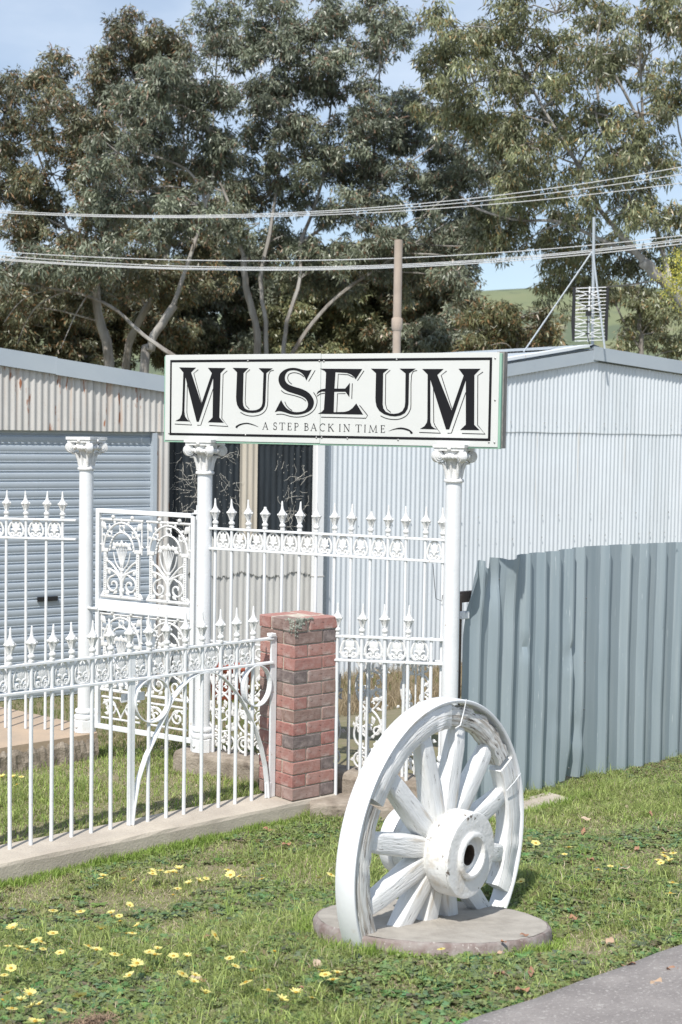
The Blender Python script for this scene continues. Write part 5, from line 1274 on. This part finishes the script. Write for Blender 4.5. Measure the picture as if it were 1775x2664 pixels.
# ================================================================== TREES
def dp(x, y, D): return at_depth(x * K, y * K, D)
def gum_tree(name, label, D, blobs, limbs, tint, dens=1.0, group='gum trees behind the sheds', leaf_l=.15, leaf_w=.026, droop=.75, seed=1, base_z=-.8):
    """blobs: (x, y, rx, ry[, depth shift]) in display pixels at distance D; limbs: (radius in m at start, end, [(x, y, depth shift)...])"""
    r_ = random.Random(seed); g_ = np.random.default_rng(seed); sc = F / K / D
    fx, fy, _ = limbs[0][2][0]; p0 = dp(fx, fy, D); base = Vector((p0.x, D, base_z))
    tree = thing(name, label, 'tree', base, 0, group); mb = MB(); nodes = []
    def add_limb(P, R):
        n = len(P); Q, RR = [], []
        for i in range(n - 1):
            a, b, c, d = P[max(i - 1, 0)], P[i], P[i + 1], P[min(i + 2, n - 1)]
            for j in range(4):
                t = j / 4; Q.append(.5 * ((2 * b) + (c - a) * t + (2 * a - 5 * b + 4 * c - d) * t * t + (3 * b - a - 3 * c + d) * t ** 3)); RR.append(R[i] + (R[i + 1] - R[i]) * t)
        Q.append(P[-1]); RR.append(R[-1])
        Q = [q + Vector((r_.gauss(0, .15), r_.gauss(0, .15), r_.gauss(0, .1))) * rr for q, rr in zip(Q, RR)]
        mb.tube([q - base for q in Q], [rr * r_.uniform(.93, 1.07) for rr in RR], 9 if R[0] > .08 else 5); nodes.extend(zip(Q, RR))
    for li, (ra_, rb_, pts) in enumerate(limbs):
        P = [dp(x, y, D + dz) for x, y, dz in pts]
        if li and pts[0][1] > 780: P = [P[0] + (P[0] - P[1]).normalized() * 1.6] + P
        if li == 0: P = [Vector((P[0].x + (P[0].x - P[1].x) * .3, P[0].y, base_z))] + P
        n = len(P); add_limb(P, [(ra_ + (rb_ - ra_) * (i / (n - 1)) ** .6) * (.45 if li else .62) for i in range(n)])
    V, T, C_ = [], [], []; nl = 0
    for bl_ in blobs:
        bx_, by_, rx_, ry_ = bl_[:4]; dz = bl_[4] if len(bl_) > 4 else r_.uniform(-1.2, 1.2)
        c = dp(bx_, by_, D + dz); ax_, az_ = rx_ / sc, ry_ / sc; ay_ = .8 * max(ax_, az_)
        cand = [(q - c).length + max(0, q.z - c.z) * 1.5 + (0 if rr > .025 else 1.0) for q, rr in nodes]; q, rr = nodes[int(np.argmin(cand))]
        if (q - c).length < 7:
            mid = q.lerp(c, .5) + Vector((r_.gauss(0, .2), r_.gauss(0, .3), r_.uniform(-.1, .35))); r1 = min(rr * .7, .012 + .009 * (ax_ + az_))
            add_limb([q, mid, c], [r1, r1 * .7, r1 * .45])
        nc = max(3, int(7.2 * dens * (.45 + ax_ * az_ * 1.25))); tc = []
        for k in range(nc):                                       # domed sprays carried on the blob's shell, gaps between
            while True:
                u = Vector((r_.uniform(-1, 1), r_.uniform(-1, 1), r_.uniform(-1, 1)))
                if .3 < u.length < 1: break
            cc = c + Vector((u.x * ax_, u.y * ay_, u.z * az_)); rc = r_.uniform(.26, .5) * (.75 + .25 * D / 36); tone_c = r_.uniform(.62, 1.3)
            m2 = c.lerp(cc, .5) + Vector((r_.gauss(0, .06), r_.gauss(0, .06), r_.uniform(0, .15))); mb.tube([c - base, m2 - base, cc - base], [.020, .013, .007], 4, cap=False)
            for j in range(int(r_.uniform(6, 12) * (rc / .38) ** 2)):
                q_ = Vector((r_.gauss(0, 1), r_.gauss(0, 1), r_.gauss(0, 1))).normalized() * rc * r_.uniform(.55, 1.0); q_.z = abs(q_.z) * .75 - .12 * rc
                if r_.random() < .3: q_.z -= rc * r_.uniform(.3, .9)
                tc.append((cc + q_, tone_c))
        for t_, tone_c in tc:
            n = int(r_.uniform(30, 58)); rad = r_.uniform(.10, .24)
            o = g_.normal(0, 1, (n, 3)); o /= np.linalg.norm(o, axis=1)[:, None]; o *= (rad * g_.random(n) ** .45)[:, None]; o[:, 2] *= .8
            pos = np.array(t_)[None] + o
            d = g_.normal(0, .55, (n, 3)); d[:, 2] -= droop; d += o / rad * .5; d /= np.linalg.norm(d, axis=1)[:, None]
            l = leaf_l * 1.05 * g_.uniform(.6, 1.3, n); w_ = leaf_w * 1.3 * g_.uniform(.7, 1.3, n)
            sd = np.cross(d, g_.normal(0, 1, (n, 3))); sd /= np.linalg.norm(sd, axis=1)[:, None] + 1e-9
            A = pos; B = pos + d * (l * .45)[:, None]; E_ = pos + d * l[:, None]
            V.append(np.stack([A, B + sd * (w_ / 2)[:, None], E_, B - sd * (w_ / 2)[:, None]], 1).reshape(-1, 3) - np.array(base)[None])
            kk = (np.arange(n) * 4 + nl)[:, None]; T.append(np.concatenate([kk + [0, 1, 2], kk + [0, 2, 3]], 0)); nl += 4 * n
            tone = g_.random((n, 1)); col = np.asarray(tint[0])[None] * (1 - tone) + np.asarray(tint[1])[None] * tone
            col = np.where((g_.random((n, 1)) < tint[3] * (.4 + 1.2 * r_.random())), np.asarray(tint[2])[None], col) * tone_c * r_.uniform(.85, 1.15)
            C_.append(np.repeat(col, 4, 0))
    mb.build('trunk', M['bark'], tree, True)
    fo = link('crown', tri_mesh('crown', np.concatenate(V), np.concatenate(T), M['leaf'], np.concatenate(C_)), tree); fo['kind'] = 'stuff'
    return tree
GREY = ((.115, .135, .088), (.25, .275, .195), (.22, .14, .09), .09)
OLIV = ((.12, .135, .065), (.27, .285, .15), (.28, .20, .085), .12)
BRWN = ((.10, .11, .06), (.21, .215, .13), (.24, .145, .07), .18)
# dark tree at far left
gum_tree('gum_tree', 'brown tinged gum tree at the end of the row above the roller door shed', 37,
         [(60, 200, 55, 55), (20, 250, 60, 50), (130, 170, 45, 55), (110, 250, 80, 60), (40, 330, 90, 50), (150, 300, 80, 70), (30, 420, 80, 60), (120, 400, 90, 70), (200, 420, 70, 70), (20, 520, 80, 60), (110, 510, 90, 60), (190, 520, 70, 60), (60, 640, 90, 50), (0, 720, 70, 60), (160, 620, 80, 50), (90, 580, 80, 45), (220, 590, 60, 45), (200, 690, 60, 45), (40, 690, 70, 40)],
         [(.24, .16, [(250, 830, 0), (230, 740, 0), (215, 640, 0), (190, 540, 0)]), (.14, .05, [(225, 680, 0), (170, 560, .3), (110, 420, .6), (70, 300, .6)]), (.10, .04, [(200, 560, 0), (190, 420, -.5), (150, 280, -.6), (130, 200, -.6)]), (.08, .03, [(190, 540, 0), (60, 480, 0), (10, 420, 0)])],
         BRWN, 1.05, seed=3)
# tall one behind, peak against the sky
gum_tree('gum_tree', 'tall gum tree with ragged twin peaks against the sky', 41,
         [(250, 110, 45, 45), (330, 85, 60, 45), (300, 50, 40, 30), (405, 90, 50, 50), (430, 140, 40, 45), (280, 160, 60, 45), (210, 180, 45, 40), (350, 160, 70, 40), (240, 250, 80, 50), (340, 250, 80, 60), (200, 330, 70, 60), (300, 350, 90, 60), (420, 230, 60, 60), (380, 420, 90, 70), (260, 460, 90, 70), (470, 480, 60, 60), (330, 560, 90, 50), (420, 640, 70, 60), (250, 690, 80, 50), (480, 560, 60, 50), (500, 640, 50, 50), (440, 560, 60, 45), (340, 640, 70, 50), (500, 400, 50, 50)],
         [(.22, .14, [(290, 840, 0), (320, 740, 0), (370, 640, 0), (390, 540, 0)]), (.14, .04, [(375, 620, 0), (330, 420, .5), (310, 250, .5), (320, 100, .4)]), (.10, .03, [(390, 540, 0), (420, 380, 0), (420, 200, 0), (410, 100, 0)]), (.09, .03, [(340, 720, 0), (270, 540, 0), (220, 340, 0), (240, 150, 0)])],
         BRWN, 1.0, seed=5)
# pale rounded crown in front, with the long bare bough
gum_tree('gum_tree', 'grey green rounded gum tree with a long bare bough arching over the left shed', 33,
         [(390, 165, 85, 50), (330, 210, 70, 60), (450, 210, 80, 55), (510, 240, 50, 60), (300, 270, 60, 50), (390, 250, 80, 50), (470, 290, 80, 55), (270, 350, 70, 60), (350, 340, 70, 50), (520, 350, 50, 50), (440, 370, 70, 45), (310, 440, 70, 50), (450, 470, 60, 50), (250, 480, 50, 40), (400, 540, 60, 40), (140, 610, 70, 40), (60, 600, 60, 40), (250, 600, 60, 40)],
         [(.20, .15, [(330, 850, 0), (345, 800, 0), (360, 760, 0), (400, 700, 0)]), (.15, .05, [(395, 815, -.5), (330, 770, -.5), (270, 715, -.5), (200, 680, -.5), (130, 665, -.5), (40, 650, -.5)]), (.13, .05, [(400, 700, 0), (440, 580, 0), (470, 470, 0), (430, 390, 0), (330, 350, 0), (280, 330, 0)]), (.10, .04, [(470, 480, 0), (490, 380, 0), (440, 280, 0), (400, 200, 0)]), (.05, .015, [(150, 668, -.5), (90, 700, -.5), (60, 740, -.4), (40, 790, -.4)]), (.04, .015, [(110, 665, -.5), (50, 690, -.6), (10, 740, -.6)]), (.045, .015, [(200, 680, -.5), (170, 730, -.6), (140, 800, -.6)])],
         GREY, 1.0, seed=8)
# middle tree with the cluster of stems
gum_tree('gum_tree', 'large multi stemmed gum tree with pale trunks rising behind the middle of the sign', 36,
         [(500, 40, 60, 50), (600, 25, 70, 50), (690, 60, 70, 45), (780, 30, 70, 50), (860, 30, 60, 50), (910, 70, 45, 45), (560, 110, 70, 45), (640, 120, 60, 40), (740, 120, 70, 45), (840, 120, 60, 40), (680, 180, 80, 45), (600, 210, 60, 60), (770, 200, 80, 50), (850, 230, 60, 50), (900, 230, 45, 45), (640, 280, 80, 50), (740, 290, 90, 55), (830, 320, 80, 60), (920, 310, 70, 60), (990, 320, 60, 60), (590, 350, 60, 60), (680, 380, 90, 45), (780, 400, 90, 55), (880, 410, 80, 60), (970, 420, 80, 60), (1040, 430, 50, 60), (620, 450, 70, 60), (720, 480, 80, 50), (820, 500, 80, 50), (920, 520, 80, 60), (1010, 520, 60, 60), (1040, 590, 40, 60), (960, 620, 70, 50), (660, 560, 60, 40), (870, 600, 70, 45), (560, 520, 50, 50), (540, 440, 40, 50), (740, 570, 70, 45), (810, 590, 60, 45), (620, 610, 50, 40), (920, 600, 60, 45), (700, 640, 60, 35), (780, 640, 60, 35), (1000, 600, 50, 50), (970, 250, 50, 40), (1040, 290, 55, 45), (1095, 330, 55, 45), (1060, 370, 55, 50), (1115, 400, 45, 40), (1070, 480, 45, 50), (1090, 560, 40, 45), (1060, 640, 35, 40)],
         [(.17, .13, [(590, 830, 0), (585, 740, 0), (565, 660, 0), (560, 590, 0)]), (.16, .12, [(612, 830, .1), (610, 740, .1), (600, 640, .2), (620, 540, .2)]), (.15, .11, [(650, 830, -.1), (660, 740, 0), (690, 640, 0), (690, 560, 0)]), (.17, .07, [(660, 830, -.3), (720, 740, -.3), (790, 670, -.4), (880, 610, -.5), (950, 560, -.5)]),
          (.12, .05, [(560, 590, 0), (530, 480, 0), (500, 400, 0), (490, 300, 0), (500, 100, 0)]), (.12, .04, [(620, 540, .2), (640, 400, .3), (640, 250, .3), (620, 80, .4)]), (.12, .04, [(690, 560, 0), (740, 420, .3), (760, 250, .3), (780, 60, .3)]), (.10, .04, [(690, 560, 0), (830, 440, 0), (870, 260, .3), (870, 60, .3)]), (.07, .03, [(830, 440, 0), (930, 380, -.3), (990, 340, -.3)]), (.06, .02, [(880, 610, -.5), (970, 500, -.4), (1030, 450, -.4)]), (.05, .02, [(860, 180, .3), (900, 110, .3), (930, 60, .3)])],
         GREY, 1.05, seed=12)
# right hand tree, nearer
gum_tree('gum_tree', 'big olive green gum tree leaning in above the white shed with a pale forked trunk', 28,
         [(1040, 60, 55, 50), (1020, 140, 40, 50), (1100, 100, 75, 60), (1180, 50, 80, 60), (1280, 30, 90, 60), (1380, 60, 80, 60), (1480, 40, 80, 60), (1560, 80, 60, 80), (1090, 190, 80, 45), (1170, 160, 80, 50), (1260, 130, 80, 60), (1360, 150, 80, 60), (1460, 150, 80, 60), (1100, 270, 70, 40), (1190, 260, 70, 50), (1280, 240, 80, 60), (1370, 260, 80, 60), (1470, 260, 80, 60), (1550, 220, 60, 70), (1220, 340, 70, 50), (1310, 350, 80, 50), (1400, 370, 80, 60), (1500, 370, 80, 60), (1230, 420, 60, 40), (1340, 440, 80, 45), (1440, 470, 80, 60), (1530, 490, 60, 70), (1190, 470, 40, 35), (1300, 500, 40, 35, .5), (1310, 590, 60, 45, 1.5), (1380, 570, 70, 45, 2.), (1290, 660, 45, 45, 2.), (1350, 660, 60, 45, 2.5), (1450, 600, 60, 50, 1.5), (1540, 620, 40, 50, 1.), (1170, 520, 40, 30), (1110, 500, 40, 30), (1140, 330, 60, 50), (1150, 410, 45, 35), (1040, 200, 40, 30), (1000, 250, 35, 30), (1130, 560, 45, 30), (1270, 560, 35, 30)],
         [(.24, .18, [(1660, 900, 0), (1600, 740, 0), (1540, 660, 0), (1480, 600, 0)]), (.15, .06, [(1480, 600, 0), (1430, 540, -.3), (1380, 480, -.3), (1330, 380, -.3), (1250, 250, -.2), (1180, 120, 0)]), (.11, .04, [(1480, 590, 0), (1380, 550, .2), (1290, 510, .2), (1190, 505, .1), (1100, 480, 0), (1060, 450, 0)]), (.14, .05, [(1540, 640, 0), (1500, 480, .5), (1480, 300, .8), (1470, 60, .8)]), (.10, .04, [(1500, 480, .5), (1400, 330, .6), (1370, 160, .6), (1380, 40, .6)]), (.08, .03, [(1480, 300, .8), (1380, 120, .5), (1290, 110, .5)]), (.05, .02, [(1290, 512, .2), (1230, 540, .2), (1180, 590, .2)]), (.07, .03, [(1575, 640, 0), (1590, 430, .3), (1555, 260, .5), (1575, 100, .5)])],
         OLIV, 1.0, leaf_l=.135, leaf_w=.022, droop=1.0, seed=17)
# thin forked gum and undergrowth behind the sheds
gum_tree('gum_tree', 'slender pale forked gum behind the ridge of the white shed', 39,
         [(1390, 690, 45, 40), (1460, 700, 50, 40), (1500, 760, 50, 50), (1420, 770, 40, 40), (1540, 740, 40, 60), (1560, 810, 40, 40)],
         [(.13, .09, [(1475, 830, 0), (1470, 760, 0), (1468, 700, 0), (1466, 650, 0)]), (.10, .04, [(1470, 800, 0), (1430, 730, 0), (1405, 670, 0), (1395, 640, 0)])], OLIV, .8, seed=21)
gum_tree('bushy_tree', 'low russet tipped bushy tree behind the museum sign end', 34,
         [(1130, 740, 55, 40), (1200, 730, 60, 45), (1260, 760, 45, 40), (1160, 790, 70, 30), (1250, 800, 50, 30), (1110, 800, 40, 30)],
         [(.10, .05, [(1190, 830, 0), (1185, 780, 0), (1190, 740, 0)])], ((.10, .11, .05), (.20, .20, .10), (.24, .15, .07), .22), 1.3, 'bushes behind the sheds', seed=23)
for i, (x0, x1, y0, D, tint, lab) in enumerate([(-40, 200, 640, 44, BRWN, 'dark bushy tree in the gap under the far left gum'), (170, 420, 620, 46, BRWN, 'dark bushy tree between the leaning trunks behind the left shed'), (400, 640, 600, 47, GREY, 'dense bushy tree to the left of the cluster of pale stems'), (640, 860, 610, 46, OLIV, 'yellow green bushy tree to the right of the cluster of pale stems'), (820, 1060, 570, 45, BRWN, 'dark leafy tree standing behind the tan vent pipe'), (960, 1110, 760, 43, GREY, 'low grey green bush between the vent pipe and the open hill')]):
    rr_ = random.Random(40 + i); B = []
    for k in range(24): B.append((rr_.uniform(x0, x1), rr_.uniform(y0, 830), rr_.uniform(40, 65), rr_.uniform(35, 55), rr_.uniform(-1.5, 1.5)))
    B += [((x0 + x1) / 2, y0, (x1 - x0) * .3, 45), (x0 * .7 + x1 * .3, (y0 + 800) / 2, 60, 60), (x0 * .3 + x1 * .7, (y0 + 800) / 2, 60, 60)]
    xm = (x0 + x1) / 2
    gum_tree('bushy_tree', lab, D, B, [(.14, .07, [(xm, 830, 0), (xm + 8, 780, 0), (xm - 5, 730, 0)]), (.08, .03, [(xm, 780, 0), (x0 * .6 + x1 * .4, 730, 0), (x0 * .75 + x1 * .25, y0, 0)]), (.08, .03, [(xm, 780, 0), (x0 * .4 + x1 * .6, 730, 0), (x0 * .25 + x1 * .75, y0, 0)])], tint, 1.0, 'bushes behind the sheds', seed=50 + i, leaf_l=.17, leaf_w=.034)

gum_tree('wattle_bush', 'yellow flowering wattle tips beside the big olive green gum', 24, [(1574, 605, 12, 6), (1572, 640, 13, 5), (1574, 668, 10, 7), (1595, 640, 14, 30)],
         [(.05, .02, [(1600, 880, 0), (1598, 760, 0), (1590, 660, 0)])], ((.42, .40, .05), (.55, .50, .08), (.18, .22, .05), .3), .25, 'bushes behind the sheds', seed=71, leaf_l=.05, leaf_w=.012)
